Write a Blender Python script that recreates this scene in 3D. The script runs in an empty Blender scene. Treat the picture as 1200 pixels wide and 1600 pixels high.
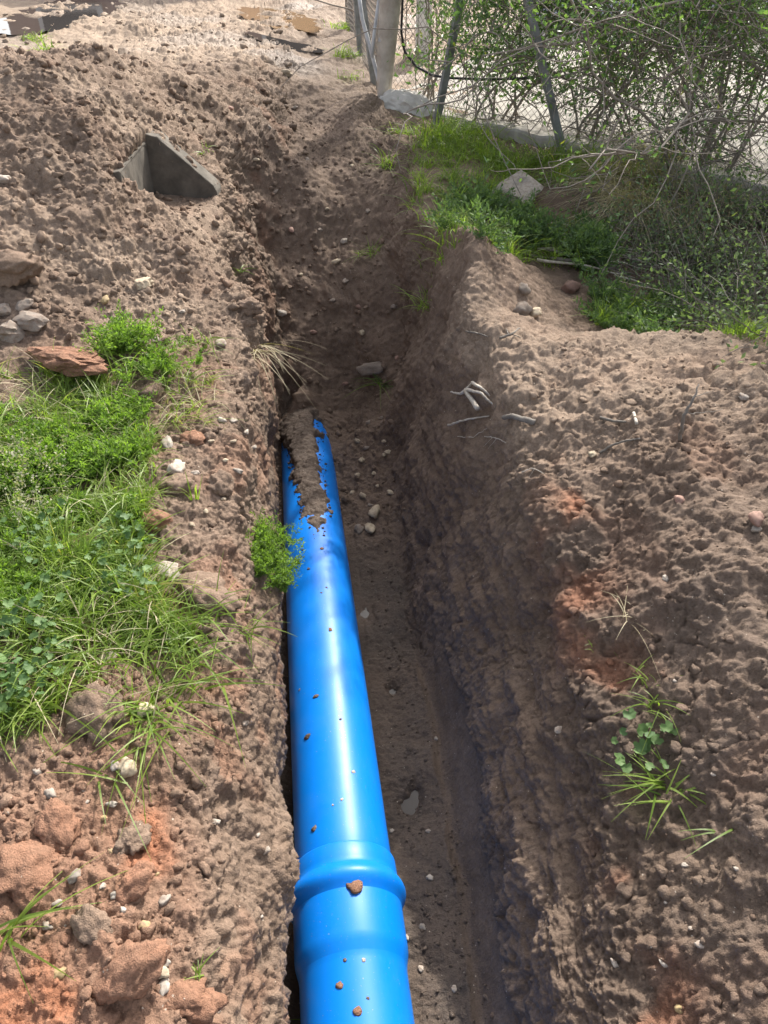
import bpy, math, random
import numpy as np
from mathutils import Vector, Matrix

random.seed(7)
RNG = np.random.default_rng(7)
scene = bpy.context.scene
COL = scene.collection
R = math.radians

# ------------------------------------------------------------------ camera, sky, sun, exposure
PITCH = R(40.0)
CAM = Vector((0.0, 0.0, 1.6))
cam_data = bpy.data.cameras.new('camera')
cam_data.sensor_fit = 'VERTICAL'
cam_data.sensor_height = 36.0
cam_data.lens = 27.0                       # f = 0.75 of the picture height
cam_data.clip_start = 0.02
cam_data.clip_end = 2000.0
cam = bpy.data.objects.new('camera', cam_data)
cam.location = CAM
cam.rotation_euler = (R(90) - PITCH, 0, 0)
COL.objects.link(cam)
scene.camera = cam

SUN_EL, SUN_AZ = R(39.5), R(22.0)          # ahead of the camera and to the right
world = bpy.data.worlds.new('World')
scene.world = world
world.use_nodes = True
wn = world.node_tree
sky = wn.nodes.new('ShaderNodeTexSky')
sky.sky_type = 'NISHITA'
sky.sun_disc = False
sky.sun_elevation = SUN_EL
sky.sun_rotation = SUN_AZ
sky.dust_density = 4.0
sky.air_density = 0.8
sky.ozone_density = 0.3
bg = wn.nodes['Background']
bg.inputs[1].default_value = 0.15
hsv = wn.nodes.new('ShaderNodeHueSaturation')
hsv.inputs['Saturation'].default_value = 0.42
wn.links.new(sky.outputs[0], hsv.inputs['Color'])
wn.links.new(hsv.outputs[0], bg.inputs[0])

sun_data = bpy.data.lights.new('sun', 'SUN')
sun_data.energy = 2.8
sun_data.angle = R(0.9)
sun_data.color = (1.0, 0.94, 0.85)
sun = bpy.data.objects.new('sun', sun_data)
to_sun = Vector((math.sin(SUN_AZ) * math.cos(SUN_EL), math.cos(SUN_AZ) * math.cos(SUN_EL), math.sin(SUN_EL)))
sun.rotation_euler = to_sun.to_track_quat('Z', 'Y').to_euler()
sun.location = to_sun * 20
COL.objects.link(sun)

scene.view_settings.view_transform = 'Standard'
scene.view_settings.look = 'None'
scene.view_settings.gamma = 1.0
scene.view_settings.exposure = 1.3
scene.cycles.max_bounces = 6
scene.cycles.transparent_max_bounces = 8


# ------------------------------------------------------------------ noise (numpy)
_perm = np.random.default_rng(11).permutation(256).astype(np.int32)
_perm = np.concatenate([_perm, _perm, _perm])
_g = np.random.default_rng(12).normal(size=(256, 3)).astype(np.float32)
_g /= np.linalg.norm(_g, axis=1, keepdims=True)


def perlin(p, scale, seed=0):
    q = p.astype(np.float32) * np.float32(scale) + np.float32(seed * 17.31)
    i = np.floor(q).astype(np.int32)
    f = q - i
    u = f * f * f * (f * (f * 6 - 15) + 10)
    i &= 255
    out = None
    for dx in (0, 1):
        wx = u[:, 0] if dx else 1 - u[:, 0]
        a = _perm[i[:, 0] + dx]
        for dy in (0, 1):
            wy = u[:, 1] if dy else 1 - u[:, 1]
            b = _perm[a + i[:, 1] + dy]
            for dz in (0, 1):
                wz = u[:, 2] if dz else 1 - u[:, 2]
                g = _g[_perm[b + i[:, 2] + dz]]
                d = g[:, 0] * (f[:, 0] - dx) + g[:, 1] * (f[:, 1] - dy) + g[:, 2] * (f[:, 2] - dz)
                t = d * wx * wy * wz
                out = t if out is None else out + t
    return out * 1.5


def fbm(p, scale, octs=3, seed=0, gain=0.5):
    s, a = 0, 1.0
    for k in range(octs):
        s = s + a * perlin(p, scale * 2.03 ** k, seed + k)
        a *= gain
    return s


def _h(ix, iy, iz, k):
    h = (ix * np.uint32(374761393) + iy * np.uint32(668265263) + iz * np.uint32(2147483647) + np.uint32((k * 1274126177) & 0xffffffff))
    h = (h ^ (h >> np.uint32(13))) * np.uint32(1274126177)
    h = h ^ (h >> np.uint32(16))
    return (h & np.uint32(0xffff)).astype(np.float32) / 65535.0


def clods(p, cell, seed, keep=0.75, rmin=0.3, rmax=0.62, angular=False):
    """Height of a field of half-buried lumps, in units of cell."""
    q = p.astype(np.float32) / np.float32(cell)
    i = np.floor(q).astype(np.int64)
    f = (q - i).astype(np.float32)
    out = np.zeros(len(p), np.float32)
    for dx in (-1, 0, 1):
        for dy in (-1, 0, 1):
            for dz in (-1, 0, 1):
                ix = (i[:, 0] + dx).astype(np.uint32)
                iy = (i[:, 1] + dy).astype(np.uint32)
                iz = (i[:, 2] + dz).astype(np.uint32)
                a = _h(ix, iy, iz, seed)
                px = a + dx - f[:, 0]
                py = _h(ix, iy, iz, seed + 1) + dy - f[:, 1]
                pz = _h(ix, iy, iz, seed + 2) + dz - f[:, 2]
                r = _h(ix, iy, iz, seed + 3)
                on = r < keep
                r = rmin + (rmax - rmin) * r / keep
                d2 = px * px + py * py + pz * pz
                if angular:
                    ch = np.maximum(np.maximum(np.abs(px + .5 * py), np.abs(py - .5 * px)), np.abs(pz + .3 * px))
                    v = np.clip((r - .45 * np.sqrt(d2) - .55 * ch) * 2.6, 0, r * (.42 + .3 * a)) * on
                else:
                    v = np.sqrt(np.maximum(0, r * r - d2)) * on
                np.maximum(out, v, out=out)
    return out


def sstep(a, b, x):
    t = np.clip((x - a) / (b - a), 0, 1)
    return t * t * (3 - 2 * t)


# ------------------------------------------------------------------ object helpers
def tag(o, label=None, cat=None, group=None, kind=None):
    if label: o['label'] = label
    if cat: o['category'] = cat
    if group: o['group'] = group
    if kind: o['kind'] = kind
    return o


def link(name, me, parent=None, mat=None):
    o = bpy.data.objects.new(name, me)
    COL.objects.link(o)
    if parent is not None:
        o.parent = parent
    if mat is not None and me is not None and not me.materials:
        me.materials.append(mat)
    return o


def empty(name, loc=(0, 0, 0)):
    o = bpy.data.objects.new(name, None)
    o.empty_display_size = 0.1
    o.location = loc
    COL.objects.link(o)
    return o


def mesh_np(name, V, F, mat=None, parent=None, smooth=True, attrs=None, obj=True):
    """V (n,3); F (m,k) array or list of arrays with different k."""
    V = np.asarray(V, np.float32)
    Fs = F if isinstance(F, list) else [F]
    Fs = [np.asarray(x, np.int32) for x in Fs if len(x)]
    me = bpy.data.meshes.new(name)
    nl = sum(x.size for x in Fs)
    nf = sum(len(x) for x in Fs)
    me.vertices.add(len(V))
    me.vertices.foreach_set('co', V.ravel())
    me.loops.add(nl)
    me.loops.foreach_set('vertex_index', np.concatenate([x.ravel() for x in Fs]))
    me.polygons.add(nf)
    st, tot, c = [], [], 0
    for x in Fs:
        k = x.shape[1]
        st.append(c + np.arange(len(x)) * k)
        tot.append(np.full(len(x), k))
        c += x.size
    me.polygons.foreach_set('loop_start', np.concatenate(st).astype(np.int32))
    me.polygons.foreach_set('loop_total', np.concatenate(tot).astype(np.int32))
    me.polygons.foreach_set('use_smooth', np.full(nf, smooth))
    me.update(calc_edges=True)
    for k, (typ, arr) in (attrs or {}).items():
        at = me.attributes.new(k, typ, 'POINT')
        if typ == 'FLOAT':
            at.data.foreach_set('value', np.asarray(arr, np.float32))
        elif typ == 'FLOAT_VECTOR':
            at.data.foreach_set('vector', np.asarray(arr, np.float32).ravel())
    if mat is not None:
        me.materials.append(mat)
    if not obj:
        return me
    return link(name, me, parent)


class MB:
    """Collects tubes, boxes and prisms for one mesh."""
    def __init__(s):
        s.V, s.Q, s.T, s.n, s.tint = [], [], [], 0, []

    def add(s, V, Q=None, T=None, tint=0.5):
        V = np.asarray(V, np.float32)
        if Q is not None and len(Q): s.Q.append(np.asarray(Q) + s.n)
        if T is not None and len(T): s.T.append(np.asarray(T) + s.n)
        s.V.append(V)
        s.tint.append(np.full(len(V), tint, np.float32))
        s.n += len(V)

    def tube(s, pts, rad, sides=6, cap=True, tint=0.5):
        pts = np.asarray(pts, float)
        n = len(pts)
        rad = np.broadcast_to(np.asarray(rad, float), (n,))
        tan = np.gradient(pts, axis=0)
        tan /= np.linalg.norm(tan, axis=1, keepdims=True) + 1e-9
        up = np.array([0, 0, 1.0]) if abs(tan[0, 2]) < 0.9 else np.array([1.0, 0, 0])
        a = np.cross(tan[0], up); a /= np.linalg.norm(a)
        V = []
        for k in range(n):
            a = a - tan[k] * np.dot(a, tan[k]); a /= np.linalg.norm(a) + 1e-9
            b = np.cross(tan[k], a)
            th = np.arange(sides) * 2 * np.pi / sides
            V.append(pts[k] + rad[k] * (np.cos(th)[:, None] * a + np.sin(th)[:, None] * b))
        V = np.concatenate(V)
        i = np.arange(sides)
        j = (i + 1) % sides
        Q = np.concatenate([np.stack([k * sides + i, k * sides + j, (k + 1) * sides + j, (k + 1) * sides + i], 1) for k in range(n - 1)])
        T = []
        if cap:
            for k, fl in ((0, 1), (n - 1, 0)):
                for m in range(1, sides - 1):
                    t = [k * sides, k * sides + m, k * sides + m + 1]
                    T.append(t[::-1] if fl else t)
        s.add(V, Q, np.array(T) if T else None, tint)

    def box(s, c, d, tint=0.5, M=None):
        V = np.array([[x, y, z] for x in (-.5, .5) for y in (-.5, .5) for z in (-.5, .5)]) * np.array(d)
        if M is not None: V = V @ np.array(M).T
        s.add(V + np.array(c), [[0, 1, 3, 2], [4, 6, 7, 5], [0, 4, 5, 1], [2, 3, 7, 6], [0, 2, 6, 4], [1, 5, 7, 3]], tint=tint)

    def build(s, name, mat, parent=None, smooth=True):
        F = []
        if s.Q: F.append(np.concatenate(s.Q))
        if s.T: F.append(np.concatenate(s.T))
        return mesh_np(name, np.concatenate(s.V), F, mat, parent, smooth, {'tint': ('FLOAT', np.concatenate(s.tint))})


_cp, _sp = math.cos(PITCH), math.sin(PITCH)


def ray(u, v):
    """Direction through a point of the photograph (1200 x 1600)."""
    a, b = (u - 600) / 1200.0, (800 - v) / 1200.0
    return Vector((a, _cp + b * _sp, -_sp + b * _cp))


def at_y(u, v, Y):
    d = ray(u, v)
    return CAM + d * (Y / d.y)


def at_z(u, v, z):
    d = ray(u, v)
    return CAM + d * ((z - CAM.z) / d.z)


# ------------------------------------------------------------------ materials
def new_mat(name):
    m = bpy.data.materials.new(name)
    m.use_nodes = True
    nt = m.node_tree
    b = nt.nodes['Principled BSDF']
    return m, nt, b


def N(nt, t, **kw):
    n = nt.nodes.new(t)
    for k, v in kw.items():
        if hasattr(n, k): setattr(n, k, v)
        else: n.inputs[k].default_value = v
    return n


def noise(nt, vec, scale, detail=4, rough=0.55):
    n = nt.nodes.new('ShaderNodeTexNoise')
    n.inputs['Scale'].default_value = scale
    n.inputs['Detail'].default_value = detail
    n.inputs['Roughness'].default_value = rough
    if vec is not None: nt.links.new(vec, n.inputs['Vector'])
    return n.outputs['Fac']


def ramp(nt, fac, pts):
    n = nt.nodes.new('ShaderNodeValToRGB')
    e = n.color_ramp.elements
    while len(e) < len(pts): e.new(0.5)
    for k, (p, c) in enumerate(pts):
        e[k].position = p
        e[k].color = (c, c, c, 1) if not hasattr(c, '__len__') else (*c, 1)
    nt.links.new(fac, n.inputs[0])
    return n.outputs[0]


def mix(nt, fac, a, b, mode='MIX'):
    n = nt.nodes.new('ShaderNodeMix')
    n.data_type = 'RGBA'
    n.blend_type = mode
    for sock, v in ((n.inputs[0], fac), (n.inputs[6], a), (n.inputs[7], b)):
        if isinstance(v, bpy.types.NodeSocket): nt.links.new(v, sock)
        elif hasattr(v, '__len__'): sock.default_value = (*v, 1)
        else: sock.default_value = v
    return n.outputs[2]


def mathn(nt, op, a, b=0.0, clamp=False):
    n = nt.nodes.new('ShaderNodeMath')
    n.operation = op
    n.use_clamp = clamp
    for sock, v in ((n.inputs[0], a), (n.inputs[1], b)):
        if isinstance(v, bpy.types.NodeSocket): nt.links.new(v, sock)
        else: sock.default_value = v
    return n.outputs[0]


def bump(nt, b, h, strength=0.3, dist=0.01):
    n = nt.nodes.new('ShaderNodeBump')
    n.inputs['Strength'].default_value = strength
    n.inputs['Distance'].default_value = dist
    nt.links.new(h, n.inputs['Height'])
    nt.links.new(n.outputs[0], b.inputs['Normal'])


BROWN, BROWN2 = (0.200, 0.142, 0.103), (0.132, 0.091, 0.065)
RED, DRY, WET = (0.285, 0.126, 0.070), (0.34, 0.262, 0.195), (0.074, 0.057, 0.046)


def soil_material(name, masked=True, red=0.0, wet=0.0, dry=0.0):
    m, nt, b = new_mat(name)
    geo = nt.nodes.new('ShaderNodeNewGeometry')
    pos = geo.outputs['Position']
    n1 = noise(nt, pos, 2.3, 6, 0.6)
    n2 = noise(nt, pos, 19, 6, 0.65)
    n3 = noise(nt, pos, 140, 5, 0.7)
    c = mix(nt, ramp(nt, n1, [(0.36, 0), (0.66, 1)]), BROWN, BROWN2)
    c = mix(nt, mathn(nt, 'MULTIPLY', ramp(nt, n2, [(0.42, 0), (0.72, 1)]), 0.55), c, (0.275, 0.20, 0.152))
    if masked:
        at = nt.nodes.new('ShaderNodeAttribute'); at.attribute_name = 'soil'
        sp = nt.nodes.new('ShaderNodeSeparateXYZ')
        nt.links.new(at.outputs['Vector'], sp.inputs[0])
        r_, w_, d_ = sp.outputs[0], sp.outputs[1], sp.outputs[2]
    else:
        vals = []
        for x in (red, wet, dry):
            q = nt.nodes.new('ShaderNodeValue'); q.outputs[0].default_value = x; vals.append(q.outputs[0])
        r_, w_, d_ = vals
    jit = mathn(nt, 'MULTIPLY', mathn(nt, 'SUBTRACT', n2, 0.5), 1.6)
    red_f = mathn(nt, 'MULTIPLY', r_, mathn(nt, 'ADD', 1.0, jit), True)
    c = mix(nt, red_f, c, RED)
    c = mix(nt, mathn(nt, 'MULTIPLY', d_, mathn(nt, 'ADD', 0.9, jit), True), c, DRY)
    c = mix(nt, mathn(nt, 'MULTIPLY', w_, mathn(nt, 'ADD', 1.0, mathn(nt, 'MULTIPLY', jit, 0.6)), True), c, WET)
    fine = ramp(nt, n3, [(0.25, 0.62), (0.5, 1.0), (0.78, 1.35)])
    c = mix(nt, 1.0, c, fine, 'MULTIPLY')
    # light grit in the soil
    vo = nt.nodes.new('ShaderNodeTexVoronoi'); vo.inputs['Scale'].default_value = 75
    nt.links.new(pos, vo.inputs['Vector'])
    grit = mathn(nt, 'MULTIPLY', mathn(nt, 'LESS_THAN', vo.outputs['Distance'], 0.17), mathn(nt, 'GREATER_THAN', noise(nt, pos, 31, 2), 0.63))
    c = mix(nt, mathn(nt, 'MULTIPLY', grit, 0.7), c, (0.52, 0.45, 0.37))
    nt.links.new(c, b.inputs['Base Color'])
    ag = nt.nodes.new('ShaderNodeAttribute'); ag.attribute_name = 'gloss'
    rough = mathn(nt, 'SUBTRACT', mathn(nt, 'SUBTRACT', 0.95, mathn(nt, 'MULTIPLY', w_, 0.38)), mathn(nt, 'MULTIPLY', ag.outputs['Fac'], 0.5), True)
    nt.links.new(rough, b.inputs['Roughness'])
    b.inputs['Specular IOR Level'].default_value = 0.3
    h = mathn(nt, 'ADD', mathn(nt, 'MULTIPLY', noise(nt, pos, 60, 4), 1.0), mathn(nt, 'MULTIPLY', noise(nt, pos, 260, 3), 0.55))
    h = mathn(nt, 'ADD', h, mathn(nt, 'MULTIPLY', noise(nt, pos, 620, 2), 0.3))
    bump(nt, b, h, 0.9, 0.008)
    return m


def simple_mat(name, c1, c2, scale=20, rough=0.8, bumps=0.0, detail=5, spec=0.4, tint=False, bscale=None):
    m, nt, b = new_mat(name)
    tc = nt.nodes.new('ShaderNodeTexCoord')
    f = noise(nt, tc.outputs['Object'], scale, detail, 0.62)
    c = mix(nt, ramp(nt, f, [(0.33, 0), (0.68, 1)]), c1, c2)
    if tint:
        geo = nt.nodes.new('ShaderNodeNewGeometry')
        st = ramp(nt, noise(nt, geo.outputs['Position'], 55, 5, 0.7), [(0.46, 0), (0.66, 0.75)])
        c = mix(nt, st, c, (0.22, 0.15, 0.11))
        oi = nt.nodes.new('ShaderNodeObjectInfo')
        c = mix(nt, 1.0, c, ramp(nt, oi.outputs['Random'], [(0, 0.72), (1, 1.18)]), 'MULTIPLY')
    nt.links.new(c, b.inputs['Base Color'])
    b.inputs['Roughness'].default_value = rough
    b.inputs['Specular IOR Level'].default_value = spec
    if bumps:
        bump(nt, b, noise(nt, tc.outputs['Object'], bscale or scale * 3, 5), bumps, 0.01)
    return m


def leaf_mat(name, lo, hi, odd=None, trans=0.45, rough=0.45):
    """Leaf colours run over the per-leaf tint; light passes through."""
    m, nt, b = new_mat(name)
    at = nt.nodes.new('ShaderNodeAttribute'); at.attribute_name = 'tint'
    pts = [(0.0, lo), (0.8, hi)]
    if odd: pts += [(0.93, hi), (0.98, odd)]
    c = ramp(nt, at.outputs['Fac'], pts)
    nt.links.new(c, b.inputs['Base Color'])
    b.inputs['Roughness'].default_value = rough
    b.inputs['Specular IOR Level'].default_value = 0.4
    tr = nt.nodes.new('ShaderNodeBsdfTranslucent')
    c2 = mix(nt, 1.0, c, (1.35, 1.5, 0.55), 'MULTIPLY')
    nt.links.new(c2, tr.inputs['Color'])
    ms = nt.nodes.new('ShaderNodeMixShader')
    ms.inputs[0].default_value = trans
    nt.links.new(b.outputs[0], ms.inputs[1])
    nt.links.new(tr.outputs[0], ms.inputs[2])
    nt.links.new(ms.outputs[0], nt.nodes['Material Output'].inputs[0])
    return m


M = {}
M['soil'] = soil_material('soil')
M['clod'] = soil_material('soil_lump', False, 0.05, 0.0, 0.12)
M['redclod'] = soil_material('red_soil_lump', False, 0.58, 0.0, 0.05)
M['mud'] = soil_material('wet_mud', False, 0.0, 0.7, 0.0)
M['darkclod'] = soil_material('damp_soil_lump', False, 0.0, 0.45, 0.0)
M['white_stone'] = simple_mat('white_stone', (0.42, 0.375, 0.32), (0.31, 0.27, 0.225), 40, 0.75, 0.15, tint=True)
M['cream_stone'] = simple_mat('cream_stone', (0.50, 0.42, 0.30), (0.37, 0.30, 0.21), 40, 0.8, 0.15, tint=True)
M['yellow_stone'] = simple_mat('yellow_stone', (0.47, 0.35, 0.16), (0.36, 0.27, 0.15), 40, 0.8, 0.15, tint=True)
M['grey_stone'] = simple_mat('grey_stone', (0.34, 0.29, 0.24), (0.22, 0.18, 0.15), 30, 0.9, 0.4, tint=True)
M['pink_stone'] = simple_mat('pink_stone', (0.36, 0.22, 0.17), (0.25, 0.15, 0.12), 40, 0.8, 0.2, tint=True)
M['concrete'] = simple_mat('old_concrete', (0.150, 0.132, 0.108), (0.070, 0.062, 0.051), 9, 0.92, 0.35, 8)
M['pale_concrete'] = simple_mat('pale_concrete', (0.60, 0.57, 0.52), (0.42, 0.40, 0.36), 8, 0.9, 0.3, 8)
M['wood'] = simple_mat('weathered_wood', (0.52, 0.48, 0.42), (0.30, 0.26, 0.215), 7, 0.9, 0.6, 8, bscale=40)
M['metal'] = simple_mat('galvanised_metal', (0.24, 0.25, 0.25), (0.12, 0.125, 0.12), 12, 0.55, 0.1)
M['pale_metal'] = simple_mat('pale_metal', (0.56, 0.58, 0.60), (0.36, 0.37, 0.38), 9, 0.5, 0.15)
M['wire'] = simple_mat('rusty_wire', (0.27, 0.25, 0.22), (0.15, 0.12, 0.10), 30, 0.6)
M['hose'] = simple_mat('black_hose', (0.012, 0.012, 0.013), (0.02, 0.02, 0.02), 30, 0.4)
M['bark'] = simple_mat('bark', (0.33, 0.29, 0.245), (0.19, 0.16, 0.135), 30, 0.9, 0.4)
M['twig'] = simple_mat('bleached_twig', (0.50, 0.46, 0.40), (0.30, 0.26, 0.21), 40, 0.8, 0.2)
M['darktwig'] = simple_mat('grey_twig', (0.20, 0.18, 0.155), (0.11, 0.095, 0.08), 40, 0.85, 0.2)
M['grass'] = leaf_mat('grass_blades', (0.075, 0.142, 0.026), (0.240, 0.325, 0.066), (0.46, 0.40, 0.17), 0.55)
M['weed'] = leaf_mat('feathery_weed', (0.090, 0.165, 0.034), (0.200, 0.300, 0.066), None, 0.5, 0.6)
M['mallow'] = leaf_mat('mallow_leaves', (0.065, 0.130, 0.042), (0.130, 0.215, 0.070), None, 0.35, 0.6)
M['shrub'] = leaf_mat('shrub_leaves', (0.060, 0.118, 0.060), (0.145, 0.220, 0.092), (0.36, 0.37, 0.07), 0.45, 0.38)
M['scrub'] = leaf_mat('scrub_leaves', (0.075, 0.115, 0.066), (0.160, 0.215, 0.115), None, 0.4, 0.6)
M['shade_weed'] = leaf_mat('shaded_weed', (0.065, 0.120, 0.052), (0.135, 0.205, 0.085), None, 0.4, 0.6)  # duller, bluer copy of the weed leaves, shade put into the colour
M['straw'] = leaf_mat('dry_grass', (0.26, 0.215, 0.14), (0.46, 0.40, 0.28), None, 0.3, 0.7)
M['seed'] = leaf_mat('seed_heads', (0.18, 0.19, 0.12), (0.34, 0.33, 0.24), None, 0.3, 0.7)


def yard_mat():
    m, nt, b = new_mat('yard_surface')
    geo = nt.nodes.new('ShaderNodeNewGeometry')
    p = geo.outputs['Position']
    c = mix(nt, ramp(nt, noise(nt, p, 1.4, 8, 0.65), [(0.35, 0), (0.7, 1)]), (0.33, 0.308, 0.272), (0.24, 0.218, 0.19))
    c = mix(nt, mathn(nt, 'MULTIPLY', ramp(nt, noise(nt, p, 45, 4), [(0.5, 0), (0.75, 1)]), 0.4), c, (0.28, 0.25, 0.21))
    nt.links.new(c, b.inputs['Base Color'])
    b.inputs['Roughness'].default_value = 0.93
    bump(nt, b, noise(nt, p, 70, 4), 0.4, 0.008)
    return m


def water_mat(name, col):
    m, nt, b = new_mat(name)
    geo = nt.nodes.new('ShaderNodeNewGeometry')
    c = mix(nt, noise(nt, geo.outputs['Position'], 3, 4), col, tuple(x * 0.75 for x in col))
    nt.links.new(c, b.inputs['Base Color'])
    b.inputs['Roughness'].default_value = 0.04
    b.inputs['IOR'].default_value = 1.33
    bump(nt, b, noise(nt, geo.outputs['Position'], 14, 2), 0.04, 0.01)
    return m


def pipe_mat():
    m, nt, b = new_mat('blue_plastic')
    tc = nt.nodes.new('ShaderNodeTexCoord')
    p = tc.outputs['Object']
    mp = nt.nodes.new('ShaderNodeMapping'); mp.inputs['Scale'].default_value = (9, 0.8, 9)
    nt.links.new(p, mp.inputs[0])
    streak = noise(nt, mp.outputs[0], 6, 5)
    c = mix(nt, ramp(nt, streak, [(0.3, 0), (0.7, 1)]), (0.0006, 0.165, 0.62), (0.0007, 0.172, 0.64))
    # thin film of dried dirt and scuffs
    dust = mathn(nt, 'MULTIPLY', ramp(nt, noise(nt, p, 7, 8, 0.7), [(0.5, 0), (0.8, 1)]), 0.04)
    c = mix(nt, dust, c, (0.30, 0.24, 0.19))
    sp = ramp(nt, noise(nt, p, 190, 2), [(0.705, 0), (0.74, 1)])
    c = mix(nt, mathn(nt, 'MULTIPLY', sp, 0.5), c, (0.36, 0.33, 0.30))
    nt.links.new(c, b.inputs['Base Color'])
    b.inputs['Specular IOR Level'].default_value = 0.30
    r = mathn(nt, 'ADD', 0.33, mathn(nt, 'MULTIPLY', noise(nt, p, 11, 6), 0.13))
    nt.links.new(r, b.inputs['Roughness'])
    bump(nt, b, noise(nt, mp.outputs[0], 3, 3), 0.010, 0.01)
    return m


M['yard'] = yard_mat()
M['puddle'] = water_mat('muddy_water', (0.30, 0.19, 0.10))
M['clear_puddle'] = water_mat('grey_water', (0.050, 0.040, 0.033))
M['pipe'] = pipe_mat()

# ------------------------------------------------------------------ terrain: one sheet, lofted from cross sections of the trench
PX0, PMX = 0.0187, -0.1278                 # pipe axis: x = PX0 + PMX*y, z = PZ0 + PMZ*y
PZ0, PMZ = -0.779, -0.1038
PR = 0.1575

ST = [  # y, then 14 (x, z) from far left to far right
 (-1.2, [(-3.0, .0), (-1.5, .0), (-.8, .0), (-.5, -.02), (-.30, -.08), (-.05, -.40), (-.10, -.86), (.15, -.86), (.48, -.84), (.60, -.5), (.74, -.45), (.95, -.38), (1.6, -.25), (3.0, -.1)]),
 (0.30, [(-3.0, .0), (-1.5, .0), (-.8, .0), (-.5, -.02), (-.345, -.08), (-.190, -.45), (-.275, -.97), (.0, -.98), (.28, -.95), (.42, -.62), (.58, -.50), (.90, -.22), (1.6, .14), (3.0, .2)]),
 (0.75, [(-3.0, .0), (-1.5, .0), (-.85, .0), (-.54, -.01), (-.375, -.06), (-.230, -.45), (-.32, -1.02), (.0, -1.03), (.27, -.99), (.43, -.60), (.60, -.43), (.92, -.14), (1.65, .20), (3.0, .22)]),
 (1.25, [(-3.0, .0), (-1.6, .0), (-.9, .02), (-.60, .0), (-.43, -.05), (-.292, -.44), (-.38, -1.07), (-.05, -1.08), (.255, -1.04), (.44, -.56), (.62, -.31), (.95, -.03), (1.7, .24), (3.2, .24)]),
 (1.90, [(-3.2, .0), (-1.7, .02), (-1.0, .03), (-.68, .01), (-.495, -.03), (-.375, -.42), (-.46, -1.13), (-.1, -1.14), (.195, -1.10), (.40, -.53), (.58, -.15), (.95, .09), (1.7, .25), (3.2, .22)]),
 (2.50, [(-3.4, .02), (-1.8, .03), (-1.1, .04), (-.75, .02), (-.56, .0), (-.462, -.42), (-.53, -1.16), (-.15, -1.18), (.125, -1.14), (.34, -.5), (.51, -.02), (.95, .15), (1.8, .22), (3.4, .16)]),
 (2.90, [(-3.6, .05), (-1.9, .10), (-1.2, .08), (-.82, .04), (-.60, .0), (-.52, -.42), (-.57, -1.17), (-.2, -1.20), (.085, -1.15), (.29, -.5), (.43, .05), (1.0, .13), (1.9, .12), (3.6, .08)]),
 (3.30, [(-3.8, .15), (-2.0, .30), (-1.25, .18), (-.88, .08), (-.64, .02), (-.575, -.40), (-.61, -1.17), (-.22, -1.19), (.06, -1.08), (.22, -.45), (.35, .12), (1.0, -.12), (2.0, -.30), (3.8, .0)]),
 (3.70, [(-4.0, .25), (-2.1, .48), (-1.35, .35), (-.95, .16), (-.74, .0), (-.67, -.40), (-.66, -1.22), (-.24, -1.20), (.05, -1.0), (.25, -.3), (.42, .31), (1.0, -.16), (2.1, -.34), (4.0, .0)]),
 (4.20, [(-4.2, .40), (-2.2, .72), (-1.45, .56), (-1.08, .25), (-.88, -.05), (-.78, -.45), (-.70, -1.13), (-.22, -1.12), (.05, -.82), (.17, -.25), (.26, .08), (1.0, -.12), (2.2, -.30), (4.2, .05)]),
 (4.80, [(-4.4, .45), (-2.3, .86), (-1.6, .78), (-1.18, .42), (-.96, .10), (-.82, -.15), (-.62, -.42), (-.24, -.46), (.06, -.40), (.12, -.1), (.17, .09), (.95, -.04), (2.3, -.12), (4.4, .1)]),
 (5.50, [(-4.8, .35), (-2.6, .66), (-1.8, .74), (-1.26, .52), (-1.02, .32), (-.88, .18), (-.66, .05), (-.32, -.02), (.0, -.06), (.10, .0), (.18, .09), (.95, .0), (2.4, -.02), (4.6, .1)]),
 (6.40, [(-5.2, .25), (-2.8, .40), (-2.0, .50), (-1.35, .47), (-.98, .36), (-.84, .29), (-.68, .22), (-.38, .14), (-.07, .08), (.03, .07), (.12, .06), (1.0, .02), (2.5, .0), (4.8, .0)]),
 (7.50, [(-6.0, .20), (-3.1, .26), (-2.2, .32), (-1.6, .36), (-1.1, .34), (-.92, .32), (-.75, .29), (-.46, .24), (-.12, .16), (-.02, .10), (.08, .06), (1.0, .0), (2.6, .0), (5.2, .0)]),
 (9.00, [(-7.0, .18), (-3.6, .20), (-2.5, .22), (-1.8, .24), (-1.3, .25), (-1.1, .25), (-.9, .24), (-.6, .22), (-.25, .16), (-.1, .08), (.05, .03), (1.2, .0), (3.0, .0), (6.0, .0)]),
 (12.0, [(-9.0, .18), (-4.6, .18), (-3.2, .18), (-2.3, .19), (-1.7, .2), (-1.4, .2), (-1.1, .2), (-.8, .19), (-.4, .15), (-.2, .08), (.0, .02), (1.5, .0), (4.0, .0), (8.0, .0)]),
 (17.0, [(-12., .2), (-6.5, .2), (-4.5, .2), (-3.2, .2), (-2.4, .2), (-2.0, .2), (-1.5, .2), (-1.1, .2), (-.6, .15), (-.3, .08), (.0, .02), (2.0, .0), (5.0, .0), (10., .0)]),
]
SEG = [46, 92, 104, 58, 66, 42, 44, 46, 84, 82, 76, 92, 34]
us = np.array([s[0] for s in ST])
SX = np.array([[p[0] for p in s[1]] for s in ST])
SZ = np.array([[p[1] for p in s[1]] for s in ST])
knots = np.concatenate([[0], np.cumsum(SEG)]).astype(float)
ucol = np.arange(knots[-1] + 1)
rows = np.concatenate([np.linspace(-1.2, .28, 60, endpoint=False), np.arange(.28, 2.4, .0046), np.arange(2.4, 4.7, .0070),
                       np.arange(4.7, 7.6, .0125), np.arange(7.6, 12, .03), np.arange(12, 17.01, .08)])


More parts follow.
